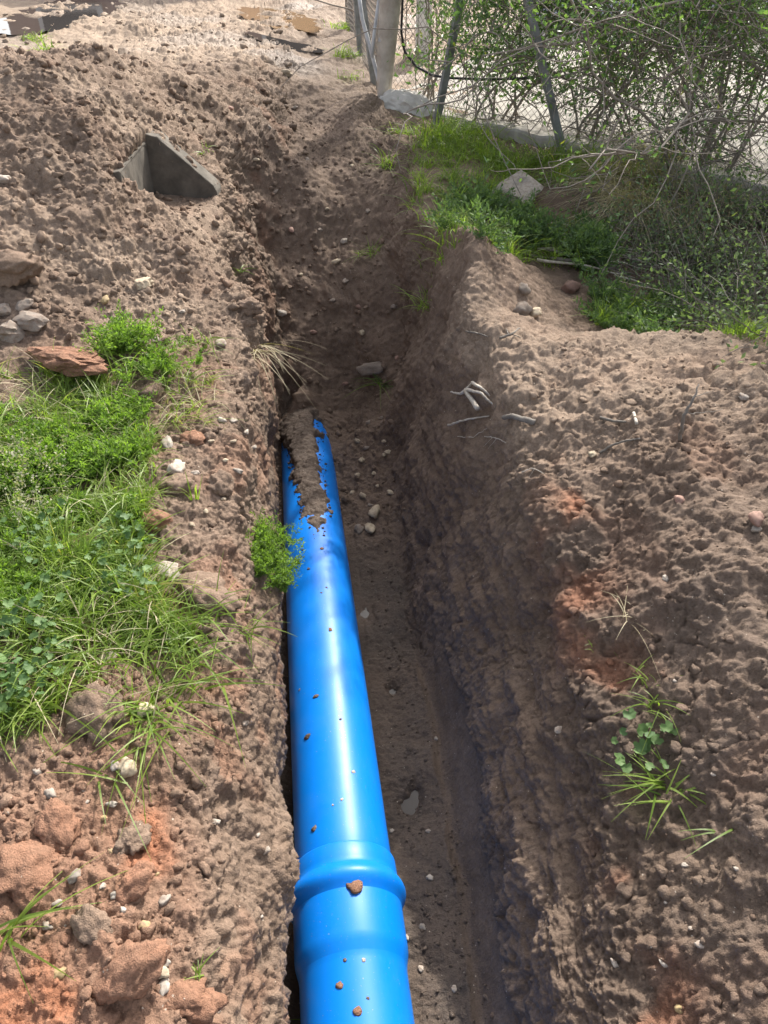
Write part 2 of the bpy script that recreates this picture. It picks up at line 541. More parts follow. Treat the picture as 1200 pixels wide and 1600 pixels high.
def blur(a, k, axis):
    if k < 2: return a
    w = np.hanning(k + 2)[1:-1]; w /= w.sum()
    pad = [(0, 0), (0, 0)]; pad[axis] = (k // 2, k - 1 - k // 2)
    b = np.pad(a, pad, mode='edge')
    return np.apply_along_axis(lambda r: np.convolve(r, w, mode='valid'), axis, b)


fine_y = np.linspace(-1.2, 17, 729)        # 2.5 cm stations
GX = np.stack([np.interp(fine_y, us, SX[:, k]) for k in range(14)], 1)
GZ = np.stack([np.interp(fine_y, us, SZ[:, k]) for k in range(14)], 1)
GX, GZ = blur(GX, 17, 0), blur(GZ, 17, 0)
GX = np.stack([np.interp(ucol, knots, r) for r in GX])
GZ = np.stack([np.interp(ucol, knots, r) for r in GZ])
GX, GZ = blur(GX, 27, 1), blur(GZ, 27, 1)


def resample(G):
    f = (rows + 1.2) / (18.2) * 728
    i = np.clip(f.astype(int), 0, 727)
    t = (f - i)[:, None]
    return G[i] * (1 - t) + G[i + 1] * t


X, Z = resample(GX), resample(GZ)
Y = np.broadcast_to(rows[:, None], X.shape).copy()
nr0, nc0 = X.shape
# carry the sheet on to the horizon
ext = np.array([.25, .6, 1.2, 2.2, 4, 7, 12, 20, 35, 60, 120, 300])
Xl = X[:, :1] - ext[::-1][None, :]; Xr = X[:, -1:] + ext[None, :]
Zl = .05 + (Z[:, :1] - .05) * np.exp(-ext[::-1] / 4)[None, :]; Zr = Z[:, -1:] * np.exp(-ext / 4)[None, :]
X = np.concatenate([Xl, X, Xr], 1); Z = np.concatenate([Zl, Z, Zr], 1)
Y = np.broadcast_to(rows[:, None], X.shape).copy()
e0 = ext[::-1][:, None]
X = np.concatenate([np.repeat(X[:1], 12, 0) + e0 * .16, X, np.repeat(X[-1:], 12, 0)], 0)
Z = np.concatenate([np.repeat(Z[:1], 12, 0), Z, np.repeat(Z[-1:], 12, 0)], 0)
Y = np.concatenate([rows[0] - np.repeat(e0, X.shape[1], 1), Y, rows[-1] + np.repeat(ext[:, None], X.shape[1], 1)], 0)
nr, nc = X.shape
UU = np.broadcast_to(np.concatenate([np.full(12, 0.), ucol, np.full(12, ucol[-1])])[None, :], X.shape)


kpar = np.interp(UU.ravel(), knots, np.arange(14.)).reshape(X.shape)   # 0..13 along the profile

# local shapes -------------------------------------------------------
def gauss(cx, cy, rx, ry):
    return np.exp(-((X - cx) / rx) ** 2 - ((Y - cy) / ry) ** 2)


Z += 0.10 * gauss(-.58, 4.20, .12, .14)
Z -= 0.30 * gauss(-.66, 4.22, .05, .09)                        # dark hole beside the buried pipe end
Z -= 0.050 * gauss(.098, 1.51, .030, .036) + .045 * gauss(.122, 1.56, .024, .040) + 0.040 * gauss(.033, 2.07, .025, .03) + .02 * gauss(-.085, 2.53, .04, .07)
Z += .15 * gauss(-.95, 4.60, .15, .30)
# cavity in front of the concrete wing wall
CY = 4.52
cav = sstep(-1.335, -1.315, X) * sstep(-.90, -.96, X) * sstep(4.02, 4.16, Y + (X + 1.36) * .10) * sstep(CY + .035, CY + .015, Y)
Zc = np.minimum(Z, .155 + np.clip(-1.0 - X, 0, 1) * .05 + np.clip(4.3 - Y, 0, 1) * .2)
Z = Z * (1 - cav) + Zc * cav

wq = np.stack([Y.ravel() * 1.5, kpar.ravel() * .30, np.zeros(Y.size)], 1)
wob = fbm(wq, 1.0, 3, 200).reshape(X.shape)
X = X + wob * (sstep(3.0, 4.0, kpar) * sstep(10.6, 9.6, kpar)) * (.020 * sstep(.3, .6, Y) * sstep(6.6, 8.2, kpar) + .13 * sstep(3.0, 3.8, Y)) * sstep(8, 6.5, Y)
Z = Z + .10 * fbm(np.stack([X.ravel(), Y.ravel(), Z.ravel() * 0], 1), 1.5, 2, 210).reshape(X.shape) * sstep(3.0, 4.2, Y) * sstep(8, 6.5, Y) * sstep(10.3, 9.2, kpar) * (1 - cav)
# normals of the smooth sheet
Pg = np.stack([X, Y, Z], -1)
du = np.gradient(Pg, axis=1); dv = np.gradient(Pg, axis=0)
Nn = np.cross(du, dv); Nn /= np.linalg.norm(Nn, axis=-1, keepdims=True) + 1e-9
P = Pg.reshape(-1, 3).astype(np.float32)
Nf = Nn.reshape(-1, 3).astype(np.float32)
kf, yf, xf = kpar.ravel(), P[:, 1], P[:, 0]
near = (yf > .2) & (yf < 14) & (xf > -7.5) & (xf < 3.4)
idx = np.nonzero(near)[0]
Pn = P[idx]; kk = kf[idx]; yy = yf[idx]; xx = xf[idx]

left_bank = sstep(4.6, 3.6, kk) * sstep(3.1, 2.6, yy)
heap = sstep(4.8, 4.0, kk) * sstep(2.6, 3.2, yy)
left_wall = sstep(3.7, 4.2, kk) * sstep(6.2, 5.6, kk)
floor_ = sstep(5.7, 6.2, kk) * sstep(8.2, 7.9, kk) * sstep(3.4, 2.7, yy)
slope = sstep(4.0, 5.0, kk) * sstep(10.6, 9.0, kk) * sstep(2.9, 3.5, yy)
rwall = sstep(7.9, 8.3, kk) * sstep(10.2, 9.4, kk) * sstep(3.6, 2.9, yy)
rbank = sstep(9.3, 10.0, kk) * sstep(3.7, 3.1, yy)
road = sstep(6.4, 7.6, yy)
tread = sstep(10.8, 11.5, kk) * sstep(3.1, 3.4, yy)
redpatch = np.clip(sstep(-.02, .42, perlin(Pn, 3.1, 40) + .55 * perlin(Pn, 9, 41)), 0, 1)

warp = np.stack([perlin(Pn, 18, 60), perlin(Pn, 18, 61), perlin(Pn, 18, 62)], 1) * .018
Pw = Pn + warp
big = fbm(Pn, 2.4, 2, 1)
med = fbm(Pn, 8.0, 3, 4)
fine = fbm(Pn, 38, 3, 8)
c1 = clods(Pw, .105, 100, .5, angular=True) * .105
c1b = clods(Pw + warp, .068, 170, .45, angular=True) * .068
c2 = clods(Pw, .050, 110, .62) * .050
c3 = clods(Pn + warp * .5, .023, 120, .7) * .023
ridg = 1 - np.abs(perlin(Pn * np.array([1, 1, .55], np.float32), 9, 20)) * 2

def billow(sc, sd):
    return np.abs(perlin(Pw, sc, sd)) * 2 - .5


crumb = .0085 * billow(14, 140) + .0060 * billow(31, 141) + .0038 * billow(66, 142) + .0022 * billow(120, 143)
rough_all = 1 - .35 * floor_ - .80 * road - .30 * rwall - .35 * tread
patch = .55 + .45 * sstep(-.25, .3, perlin(Pn, 3.6, 33))
d = big * .035 + med * .017
d = d * (1 - .35 * floor_) + fine * .0055 * rough_all
mA = sstep(.02, .42, perlin(Pn, 1.7, 150)); mB = sstep(-.22, .30, perlin(Pn, 2.6, 151)); mC = sstep(-.28, .28, perlin(Pn, 4.1, 152)); mD = .35 + .65 * sstep(-.3, .25, perlin(Pn, 5.3, 153))
c0 = clods(Pw + warp * 1.2, .21, 130, .42, angular=True) * .21
zone = .8 * heap + .55 * left_bank + .45 * slope + .60 * rbank + .28 * left_wall + .26 * rwall + .28 * floor_ + .16 * road
cl = zone * (c0 * .40 * mA + c1 * .75 * mB + c1b * .8 * mC + c2 * .42 * mD) + c3 * mD * (zone * .85 + .12 * floor_ + .25 * rwall + .2 * left_wall)
streak = perlin(Pn * np.array([1.0, .28, .6], np.float32), 21, 155)
d = d + cl * (1 - .5 * tread) + .006 * streak * heap
d = d + crumb * (.45 + .75 * mD) * (rough_all * (.35 + .60 * heap + .55 * rbank + .5 * slope + .5 * left_bank + .55 * left_wall + .85 * rwall))
grit = .8 * perlin(Pn, 52, 162) + perlin(Pn, 98, 160) + .6 * perlin(Pn, 190, 161)
d = d + grit * (.0034 + .0020 * mC) * (1 - .3 * floor_) * (1 - .8 * road)
# right wall: gouges running with the trench, blocky edges and crack lines
gouge = perlin(Pn * np.array([1, .16, 1], np.float32), 13, 25)
d += rwall * gouge * .020
crack = sstep(.93, 1.0, ridg + .14 * perlin(Pn, 30, 26)) * sstep(.0, .3, perlin(Pn, 2.7, 27))
d -= crack * (.012 * rwall + .012 * rbank + .010 * left_wall + .008 * heap)
blocks = np.round(perlin(Pn, 5.5, 28) * 3) / 3
d += (rwall + .7 * left_wall + .4 * rbank) * blocks * .030
# smeared clay strip left by the digger bucket along the foot of the right wall
smear = sstep(7.95, 8.02, kk + .05 * perlin(Pn, 6, 50)) * sstep(8.42, 8.34, kk + .10 * perlin(Pn, 5, 51)) * sstep(2.5, 1.9, yy) * sstep(.4, .6, yy)
d = d * (1 - .80 * smear) - smear * .022
# road ruts
rut = np.sin((xx * .75 - yy * .35) * 5.0 + perlin(Pn, 1.2, 70) * 2.5)
d += road * rut * .022 + road * c1 * .15 * sstep(.0, .4, perlin(Pn, 1.6, 71))
d *= np.where(cav.ravel()[idx] > .3, .25, 1)
pipe_clear = np.abs(xx - (PX0 + PMX * yy))
hd = np.where((kk > 5.6) & (kk < 7.2) & (yy < 3.2), np.clip((pipe_clear - .05) / .25, .25, 1), 1)
P[idx] = Pn + Nf[idx] * (d * hd)[:, None]

# masks for the material: red clay, wetness, dryness, plus painted shade and glare
soil = np.zeros((len(P), 3), np.float32)
bl = sstep(1.35, .75, yy + .35 * perlin(Pn, 2.2, 81)) * sstep(-.28, -.55, xx + .12 * perlin(Pn, 5, 82))
soil_r = .95 * bl * left_bank * (.40 + .60 * redpatch) + .22 * redpatch * left_bank + .25 * redpatch * left_wall + .06 * redpatch * heap
vein = np.exp(-((xx - (.68 - .02 * yy) + .05 * perlin(Pn, 4, 85)) / .06) ** 2) * sstep(2.4, 1.9, yy)
soil_r += .75 * vein * redpatch * (rwall + rbank) + .15 * redpatch * rbank
soil_wet_shade = (.95 * floor_ + .28 * rwall - .12 * smear + .22 * slope + .42 * rbank * sstep(2.3, 1.5, yy)) * (.8 + .4 * perlin(Pn, 4, 90))  # last term paints the near right bank's shade with the wet colour
gloss = road * sstep(-.1, .35, perlin(Pn, 1.1, 92)) * .38 + .35 * floor_ * sstep(.0, .4, perlin(Pn, 6, 95))
soil_wet_shade += .25 * road * sstep(.05, .4, perlin(Pn, 1.1, 92)) + .5 * tread
soil_dry_glare = heap * (.12 + .38 * sstep(-.1, .4, perlin(Pn, 3, 93))) + .55 * rbank * sstep(2.0, 2.5, yy) + .18 * left_wall * sstep(.0, .3, perlin(Pn, 5, 94)) + .75 * road  # road term paints the wet track's glare as a pale soil colour
soil_dry_glare *= (1 - tread)
soil[idx] = np.clip(np.stack([soil_r, soil_wet_shade, soil_dry_glare], 1), 0, 1)
soil[~near, 2] = .25
gl_ = np.zeros(len(P), np.float32)
gl_[idx] = np.clip(gloss, 0, 1)

ii = np.arange(nr * nc).reshape(nr, nc)
F = np.stack([ii[:-1, :-1], ii[:-1, 1:], ii[1:, 1:], ii[1:, :-1]], -1).reshape(-1, 4)
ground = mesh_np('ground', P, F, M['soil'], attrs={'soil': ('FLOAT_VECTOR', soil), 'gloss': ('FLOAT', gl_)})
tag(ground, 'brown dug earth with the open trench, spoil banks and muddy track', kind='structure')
bpy.context.view_layer.update()


def hit(u, v):
    """Where the photograph's line of sight meets the earth."""
    ok, p, n, _ = ground.ray_cast(CAM, ray(u, v).normalized())
    return (p, n) if ok else (at_z(u, v, 0), Vector((0, 0, 1)))


def drop(x, y, top=2.5):
    ok, p, n, _ = ground.ray_cast(Vector((x, y, top)), Vector((0, 0, -1)))
    return (p, n) if ok else (Vector((x, y, 0)), Vector((0, 0, 1)))


# ------------------------------------------------------------------ the two blue pipes
def axis(y, dz=0.0):
    return np.array([PX0 + PMX * y, y, PZ0 + PMZ * y + dz])


PDIR = np.array([PMX, 1, PMZ]); PDIR /= np.linalg.norm(PDIR)
PA = np.cross(PDIR, [0, 0, 1]); PA /= np.linalg.norm(PA)          # to the right
PB = np.cross(PA, PDIR)                                           # up


def lathe(prof, origin, dirv, sides=72):
    """prof: (distance along, radius) pairs."""
    a = np.cross(dirv, [0, 0, 1]); a /= np.linalg.norm(a)
    b = np.cross(a, dirv)
    th = np.arange(sides) * 2 * np.pi / sides
    V = np.concatenate([origin + dirv * s + r * (np.cos(th)[:, None] * a + np.sin(th)[:, None] * b) for s, r in prof])
    i = np.arange(sides); j = (i + 1) % sides
    Q = np.concatenate([np.stack([k * sides + i, (k + 1) * sides + i, (k + 1) * sides + j, k * sides + j], 1) for k in range(len(prof) - 1)])
    return V, Q


BLEND = axis(1.0)
far = empty('water_pipe', tuple(axis(3.0)))
tag(far, 'long blue plastic pipe in the trench with its far end buried under soil', 'pipe', 'blue plastic pipes laid in the trench')
prof = [(0.0, PR - .012), (0.0, PR - .004), (.008, PR)] + [(.008 + .2 * k, PR) for k in range(1, 18)] + [(3.5, PR), (3.5, PR - .012), (0.0, PR - .012)]
V, Q = lathe(prof, axis(1.02) - np.array(far.location), PDIR)
mesh_np('barrel', V, Q, M['pipe'], far)

nd = np.array([PMX, 1, PMZ + .035]); nd /= np.linalg.norm(nd)     # the near length dips a little
near_o = axis(1.17) - nd * 0
neart = empty('socket_pipe', tuple(axis(.9)))
tag(neart, 'nearest blue plastic pipe with a swollen ringed socket, running out below the camera', 'pipe', 'blue plastic pipes laid in the trench')
off = near_o - np.array(neart.location)
L0 = -2.3
V, Q = lathe([(L0, PR - .012), (L0, PR)] + [(L0 + .15 * k, PR) for k in range(1, 13)] + [(-.345, PR), (-.335, PR + .0005), (-.325, PR + .002)], off, nd)
mesh_np('barrel', V, Q, M['pipe'], neart)
sock = [(-.325, PR + .002), (-.315, PR + .0045), (-.30, PR + .0085), (-.288, PR + .011), (-.275, PR + .012), (-.20, PR + .012), (-.150, PR + .012)]
V, Q = lathe(sock, off, nd)
so = mesh_np('socket', V, Q, M['pipe'], neart)
bul = []
for k in range(15):
    t = k / 14
    bul.append((-.150 + .085 * t, PR + .012 + .019 * math.sin(math.pi * t) ** 1.2))
bul += [(-.05, PR + .0118), (-.006, PR + .0105), (-.002, PR + .009), (0, PR + .006), (0, PR + .0005), (-.03, PR + .0005)]
V, Q = lathe(bul, off, nd)
mesh_np('sealing_ring_bulge', V, Q, M['pipe'], so)
bpy.context.view_layer.update()


def pipe_hit(u, v):
    d = ray(u, v).normalized()
    best = None
    for o in list(far.children) + list(neart.children) + list(so.children):
        inv = o.matrix_world.inverted()
        ok, p, n, _ = o.ray_cast(inv @ CAM, (inv.to_3x3() @ d))
        if ok:
            w = o.matrix_world @ p
            if best is None or (w - CAM).length < (best[0] - CAM).length:
                best = (w, (o.matrix_world.to_3x3() @ n).normalized())
    return best


# mud lying along the top of the far pipe
def lump_mesh(name, rx, ry, rz, seed, sub=2, mat=None, rough=.25, flat=0.0, sharp=0.0):
    import bmesh
    bm = bmesh.new()
    bmesh.ops.create_icosphere(bm, subdivisions=sub, radius=1)
    V = np.array([v.co[:] for v in bm.verts], np.float32)
    n = 1 + rough * fbm(V + seed * 3.7, 1.1, 3, seed % 50) + rough * .6 * perlin(V + seed, 2.7, seed % 31)
    V2 = V * n[:, None]
    if sharp:
        rr = np.random.default_rng(seed)
        for _ in range(7):
            nn = rr.normal(size=3); nn /= np.linalg.norm(nn)
            dd = V2 @ nn
            lim = .55 + .3 * rr.random()
            V2 = V2 - np.maximum(0, dd - lim)[:, None] * nn * sharp
    if sub >= 4:
        V2 = V2 * (1 + .10 * (np.abs(perlin(V + seed, 5, 3)) * 2 - .5) + .07 * (np.abs(perlin(V + seed, 11, 4)) * 2 - .5) + .55 * clods(V + seed, .3, 9, .7) * .3)[:, None]
    V2 = V2 * np.array([rx, ry, rz])
    Fc = np.array([[v.index for v in f.verts] for f in bm.faces])
    bm.free()
    return mesh_np(name, V2, Fc, mat, smooth=sharp < .5, obj=False)


def mud_patch():
    ny, nt_ = 260, 130
    s = np.linspace(2.82, 4.40, ny)
    th = np.linspace(R(20), R(205), nt_)                 # angle from the right
    S, T = np.meshgrid(s, th, indexing='ij')
    # centre line and half width of the mud along the pipe
    c = np.interp(s, [2.82, 3.0, 3.33, 3.76, 3.95, 4.2, 4.4], [R(84), R(84), R(90), R(98), R(110), R(126), R(132)])[:, None]
    w = np.interp(s, [2.82, 2.88, 3.0, 3.33, 3.76, 3.95, 4.2, 4.4], [R(2), R(11), R(22), R(30), R(37), R(52), R(72), R(92)])[:, None]
    base = np.stack([S.ravel(), T.ravel() * PR * 1.0, np.zeros(S.size)], 1)
    e = fbm(base, 9, 4, 3, .6).reshape(S.shape)
    m = (w - np.abs(T - c)) / R(14) + e * 1.3 - .05
    h = np.clip(m, 0, 1.4)
    lump = clods(base * np.array([1, 1, 1]), .035, 300, .8).reshape(S.shape) * .035
    hh = np.minimum(h, 1) ** .6 * (.012 + .030 * sstep(2.9, 3.9, S)) + (h > .15) * lump * .5 + .004 * fbm(base, 60, 2, 9).reshape(S.shape) * (h > 0)
    rad = PR - .004 + hh
    V = (np.array([PX0, 0, PZ0])[None, None, :] + S[..., None] * np.array([PMX, 1, PMZ])
         + rad[..., None] * (np.cos(T)[..., None] * PA + np.sin(T)[..., None] * PB)).reshape(-1, 3)
    g = np.arange(ny * nt_).reshape(ny, nt_)
    Fq = np.stack([g[:-1, :-1], g[:-1, 1:], g[1:, 1:], g[1:, :-1]], -1).reshape(-1, 4)
    keep = (h.ravel()[Fq].max(1) > 0)
    Fq = Fq[keep]
    used = np.unique(Fq)
    re = np.full(len(V), -1); re[used] = np.arange(len(used))
    o = mesh_np('mud_patch', V[used], re[Fq][:, ::-1], M['mud'])
    tag(o, 'strip of crumbly brown mud lying on top of the far blue pipe', 'mud')


mud_patch()


def pipe_crumbs():
    rr = np.random.default_rng(77)
    Vs, Fs, c = [], [], 0
    for k in range(170):
        s_ = 2.75 + 1.3 * rr.random() ** .7
        cen = np.interp(s_, [2.82, 3.0, 3.33, 3.76, 4.1], [84, 84, 90, 98, 115]); wid = np.interp(s_, [2.7, 2.88, 3.0, 3.33, 3.76, 4.1], [6, 12, 24, 32, 40, 62])
        th_ = R(cen + rr.choice([-1, 1]) * wid * rr.uniform(.75, 1.25))
        sz = .003 + .009 * rr.random() ** 3
        me = lump_mesh('crumb', sz, sz * .8, sz * .7, 900 + k, 1, None, .5, sharp=.4)
        Vt = np.array([v.co[:] for v in me.vertices]); Ft = np.array([p.vertices[:] for p in me.polygons]); bpy.data.meshes.remove(me)
        p = axis(s_) + (PR + sz * .25) * (math.cos(th_) * PA + math.sin(th_) * PB)
        Vs.append(Vt + p); Fs.append(Ft + c); c += len(Vt)
    tag(mesh_np('mud_crumbs', np.concatenate(Vs), np.concatenate(Fs), M['mud']), 'loose mud crumbs along the edges of the mud strip on the pipe', 'mud', kind='stuff')


pipe_crumbs()

_used = {}


def where(u, v, noun, marks):
    """A label that names the nearest thing one can find, and the side of it."""
    m_ = min(marks, key=lambda q: (q[0] - u) ** 2 + (q[1] - v) ** 2)
    dx, dy = u - m_[0], v - m_[1]
    side = ('right of' if dx > 0 else 'left of') if abs(dx) > abs(dy) else ('in front of' if dy > 0 else 'behind')
    k = (noun, side, m_[2])
    _used[k] = _used.get(k, 0) + 1
    return f"{['', 'second ', 'third ', 'fourth ', 'fifth ', 'sixth ', 'seventh '][_used[k] - 1]}{noun} {side} {m_[2]}"


LM1 = [(205, 1385, 'the knobbly red clod'), (200, 1520, 'the biggest red clod at bottom left'), (145, 1450, 'the rounded brown clod at bottom left'), (90, 1290, 'the red clod below the left grass'),
       (199, 1202, 'the round cream stone'), (255, 1530, 'the three pale stones in a row'), (10, 1460, 'the blades at the left picture edge'), (320, 1330, 'the lumpy top of the near left wall')]
LM2 = [(460, 1330, 'the pipe socket'), (400, 1060, 'the sparse tuft on the trench edge'), (470, 1560, 'the near pipe'), (340, 1240, 'the left wall lip')]
LM3 = [(276, 735, 'the white egg-shaped stone'), (345, 760, 'the clod on the bare strip'), (440, 700, 'the covered pipe end'), (300, 690, 'the reddish clod by the pale stones'), (285, 655, 'the half dry tuft')]
LM4 = [(585, 577, 'the smooth tan stone on the slope'), (583, 398, 'the small green tuft on the slope'), (538, 378, 'the whitish stone on the slope'), (607, 262, 'the tuft in the notch'), (400, 548, 'the dry straw tuft'), (320, 270, 'the concrete wall'), (440, 490, 'the pale stone on the slope')]
LM5 = [(586, 800, 'the rounded tan stone beside the pipe'), (500, 640, 'the pipe tip'), (585, 577, 'the smooth tan stone above the pipe end'), (620, 740, 'the gravelly slope')]
LM6 = [(643, 1252, 'the footprint puddle'), (620, 1380, 'the pipe socket'), (740, 1500, 'the foot of the right wall'), (612, 1075, 'the water-filled hole'), (640, 1560, 'the near pipe')]
LM7 = [(1040, 1235, 'the largest right bank tuft'), (1140, 1330, 'the bent bluish blade'), (1018, 1062, 'the highest right bank tuft'), (1062, 1577, 'the tan pebble at bottom right')]


specks = [(494, 1088, 4, 'd'), (480, 1151, 5, 'd'), (491, 1295, 4, 'd'), (555, 1386, 11, 'o'), (539, 1500, 3, 'd'), (568, 1500, 3, 'w'), (531, 1540, 5, 'o'),
          (559, 1580, 6, 'o'), (534, 1249, 2.2, 'w'), (532, 1124, 2, 'd'), (552, 1206, 2.6, 'w'), (516, 984, 3, 'o'), (503, 857, 3.2, 'o'), (482, 889, 2.6, 'd'),
          (473, 859, 2, 'd'), (517, 800, 5, 'd'), (512, 797, 3, 'd'), (520, 1258, 2, 'w'), (468, 1078, 2, 'd'), (510, 918, 1.8, 'd'), (502, 926, 1.6, 'd'), (575, 1560, 2, 'd')]
LMP = [(540, 1370, 'the socket ring'), (495, 800, 'the mud strip'), (410, 870, 'the feathery plant'), (643, 1252, 'the footprint puddle'), (612, 1075, 'the water-filled hole'), (550, 1470, 'the socket taper'), (555, 1600, 'the bottom picture edge')]
for k, (u, v, r, c) in enumerate(specks):
    h = pipe_hit(u, v)
    if not h: continue
    p, n = h
    rr = r * (p - CAM).length / 1200 * .95
    me = lump_mesh('mud_speck', rr, rr * random.uniform(1.0, 1.5), rr * .38, 500 + k, 2, {'d': M['darkclod'], 'o': M['redclod'], 'w': M['white_stone']}[c], .5)
    o = link('mud_speck', me)
    o.location = p + n * rr * .08
    q = n.to_track_quat('Z', 'Y')
    o.rotation_mode = 'QUATERNION'
    o.rotation_quaternion = q @ Matrix.Rotation(random.uniform(0, 3), 4, 'Z').to_quaternion()
    lab = where(u, v, {'d': 'dark mud splash', 'o': 'rusty mud crumb', 'w': 'pale grit speck'}[c] + ' on the blue pipe,', LMP)
    if k == 3: lab = 'largest rusty brown mud crumb, right below the socket ring of the pipe'
    if k == 15: lab = 'flat dark mud flake at the near tip of the mud strip on the pipe'
    tag(o, lab, 'mud', 'mud specks on the pipes')

# ------------------------------------------------------------------ concrete wing wall in the heap
wing = empty('concrete_wing_wall', (-1.15, CY, .1))
tag(wing, 'dark old concrete corner wall with slanted top showing from the spoil heap', 'concrete wall')


def prism(name, poly, y0, y1, mat, parent, noise_amp=.004):
    """poly of (x,z) extruded along y, with cut-up faces for an uneven cast surface."""
    import bmesh
    bm = bmesh.new()
    a = [bm.verts.new((x, y0, z)) for x, z in poly]
    f = bm.faces.new(a)
    r = bmesh.ops.extrude_face_region(bm, geom=[f])
    for e in r['geom']:
        if isinstance(e, bmesh.types.BMVert): e.co.y = y1
    bmesh.ops.recalc_face_normals(bm, faces=bm.faces)
    bmesh.ops.bevel(bm, geom=list(bm.edges), offset=.006, segments=2, affect='EDGES', profile=.5)
    bmesh.ops.triangulate(bm, faces=bm.faces)
    for _ in range(4):
        ed = [e for e in bm.edges if e.calc_length() > .035]
        if not ed: break
        bmesh.ops.subdivide_edges(bm, edges=ed, cuts=1)
    Vv = np.array([v.co[:] for v in bm.verts])
    dn = fbm(Vv, 22, 3, 5)
    for v, q in zip(bm.verts, dn): v.co += v.normal * float(q) * noise_amp
    me = bpy.data.meshes.new(name)
    bm.to_mesh(me); bm.free()
    me.materials.append(mat)
    o = link(name, me, parent)
    o.matrix_parent_inverse = Matrix.Translation(-Vector(parent.location))
    return o


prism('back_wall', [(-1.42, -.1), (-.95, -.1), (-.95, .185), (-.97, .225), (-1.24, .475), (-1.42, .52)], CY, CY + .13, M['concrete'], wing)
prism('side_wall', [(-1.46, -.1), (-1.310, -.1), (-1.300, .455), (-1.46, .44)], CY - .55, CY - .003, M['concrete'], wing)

# ------------------------------------------------------------------ stones and clods, each its own thing
_sm = {}
def stone(u, v, r, mat, label, group=None, cat='stone', name='stone', flat=.62, sink=.34, el=1.22, rough=.42, sharp=0.35, sub=3, rotz=None, tilt=0.0):
    p, n = hit(u, v)
    s = r * (p - CAM).length / 1200
    key = (mat, round(flat, 2), round(el, 2), random.randrange(4), rough, sharp, sub)
    if key not in _sm:
        _sm[key] = lump_mesh(name, el, 1 / el ** .5, flat, random.randrange(400), sub, M[mat], rough, sharp=sharp)
    o = link(name, _sm[key])
    o.scale = (s, s, s)
    o.location = p + Vector((0, 0, s * flat * (1 - 2 * sink)))
    o.rotation_euler = (random.uniform(-.3, .3) + tilt, random.uniform(-.3, .3), random.uniform(0, 6.28) if rotz is None else rotz)
    tag(o, label, cat, group)
    return o


G1 = 'small pebbles in the crumbly soil at bottom left'
for u, v, r in [(79, 1241, 8), (59, 1206, 5), (175, 1257, 6), (131, 1232, 4), (136, 1253, 3), (84, 1296, 4), (118, 1370, 8), (161, 1385, 4), (185, 1396, 8),
                (256, 1408, 8), (90, 1412, 6), (74, 1446, 7), (193, 1422, 4), (199, 1520, 4)]:
    stone(u, v, r, 'white_stone', where(u, v, 'small whitish pebble', LM1), G1, name='pebble')
for u, v, r in [(82, 1308, 4), (226, 1447, 7), (92, 1522, 9), (174, 1331, 4), (244, 1366, 4), (162, 1278, 4)]:
    stone(u, v, r, 'yellow_stone', where(u, v, 'small yellowish pebble', LM1), G1, name='pebble')
for u, v, r in [(336, 1285, 6), (417, 1329, 5), (403, 1305, 3), (408, 1432, 3), (340, 1580, 4), (383, 1129, 6)]:
    stone(u, v, r, 'white_stone', where(u, v, 'small pebble in the trench wall', LM2), 'pebbles in the left trench wall', name='pebble')
G2 = 'trio of pale stones at bottom left'
stone(259, 1505, 6, 'white_stone', 'smallest and farthest of the three pale stones in a row at bottom left', G2)
stone(251, 1520, 9, 'cream_stone', 'middle stone of the three pale stones in a row at bottom left', G2)
stone(255, 1544, 10, 'white_stone', 'largest and nearest of the three pale stones in a row at bottom left', G2)
stone(199, 1202, 13, 'cream_stone', 'round cream stone below the nearest grass tuft on the left bank', el=1.1, flat=.85)
stone(179, 1197, 7, 'white_stone', 'small white stone touching the round cream stone on the left bank')
stone(276, 735, 15, 'white_stone', 'smooth white egg-shaped stone at the right edge of the left grass', el=1.3)
stone(262, 697, 11, 'white_stone', 'pale stone at the grass edge just beyond the white egg-shaped stone', el=1.4)
stone(262, 895, 19, 'white_stone', 'flat whitish slab fragment beside the left grass, near the feathery plant', 'slab fragments', flat=.28, sharp=.9, sink=.1)
stone(172, 1028, 11, 'white_stone', 'flat whitish stone half hidden in the left grass', flat=.35, sharp=.6)
stone(224, 1112, 12, 'cream_stone', 'tan stone under the blades of the nearest left grass tuft')
stone(223, 447, 13, 'cream_stone', 'squarish cream stone on the lit face of the spoil heap', sharp=.8, flat=.85)
stone(164, 471, 7, 'yellow_stone', 'small yellow pebble on the spoil heap left of the squarish cream stone', name='pebble')
stone(285, 488, 4.5, 'white_stone', 'small white pebble on the heap above the two little green weeds', name='pebble')
stone(48, 506, 19, 'grey_stone', 'largest grey angular rock above the left grass', 'grey rocks at the foot of the heap', sharp=.8, flat=.8, sub=3)
stone(18, 525, 19, 'grey_stone', 'grey angular rock nearest the red clod above the left grass', 'grey rocks at the foot of the heap', sharp=.8, flat=.85, sub=3)
stone(6, 489, 14, 'grey_stone', 'grey rock at the picture edge, left of the largest grey rock', 'grey rocks at the foot of the heap', sharp=.7, flat=.8, sub=3)
stone(38, 481, 12, 'grey_stone', 'small grey rock behind the largest grey rock on the heap', 'grey rocks at the foot of the heap', sharp=.7, flat=.7)
stone(24, 425, 34, 'clod', 'biggest pale crumbly clod high on the spoil heap at the picture edge', cat='clod', name='soil_clod', sharp=.4, flat=.6, sub=4, rough=.3, sink=.3)
stone(105, 572, 46, 'redclod', 'long reddish clay clod lying just behind the left grass', cat='clod', name='soil_clod', sharp=.7, flat=.42, el=1.7, sub=4, rough=.22, rotz=-.55, sink=.2)
stone(5, 282, 9, 'white_stone', 'white stone on the heap at the picture edge, level with the concrete wall')
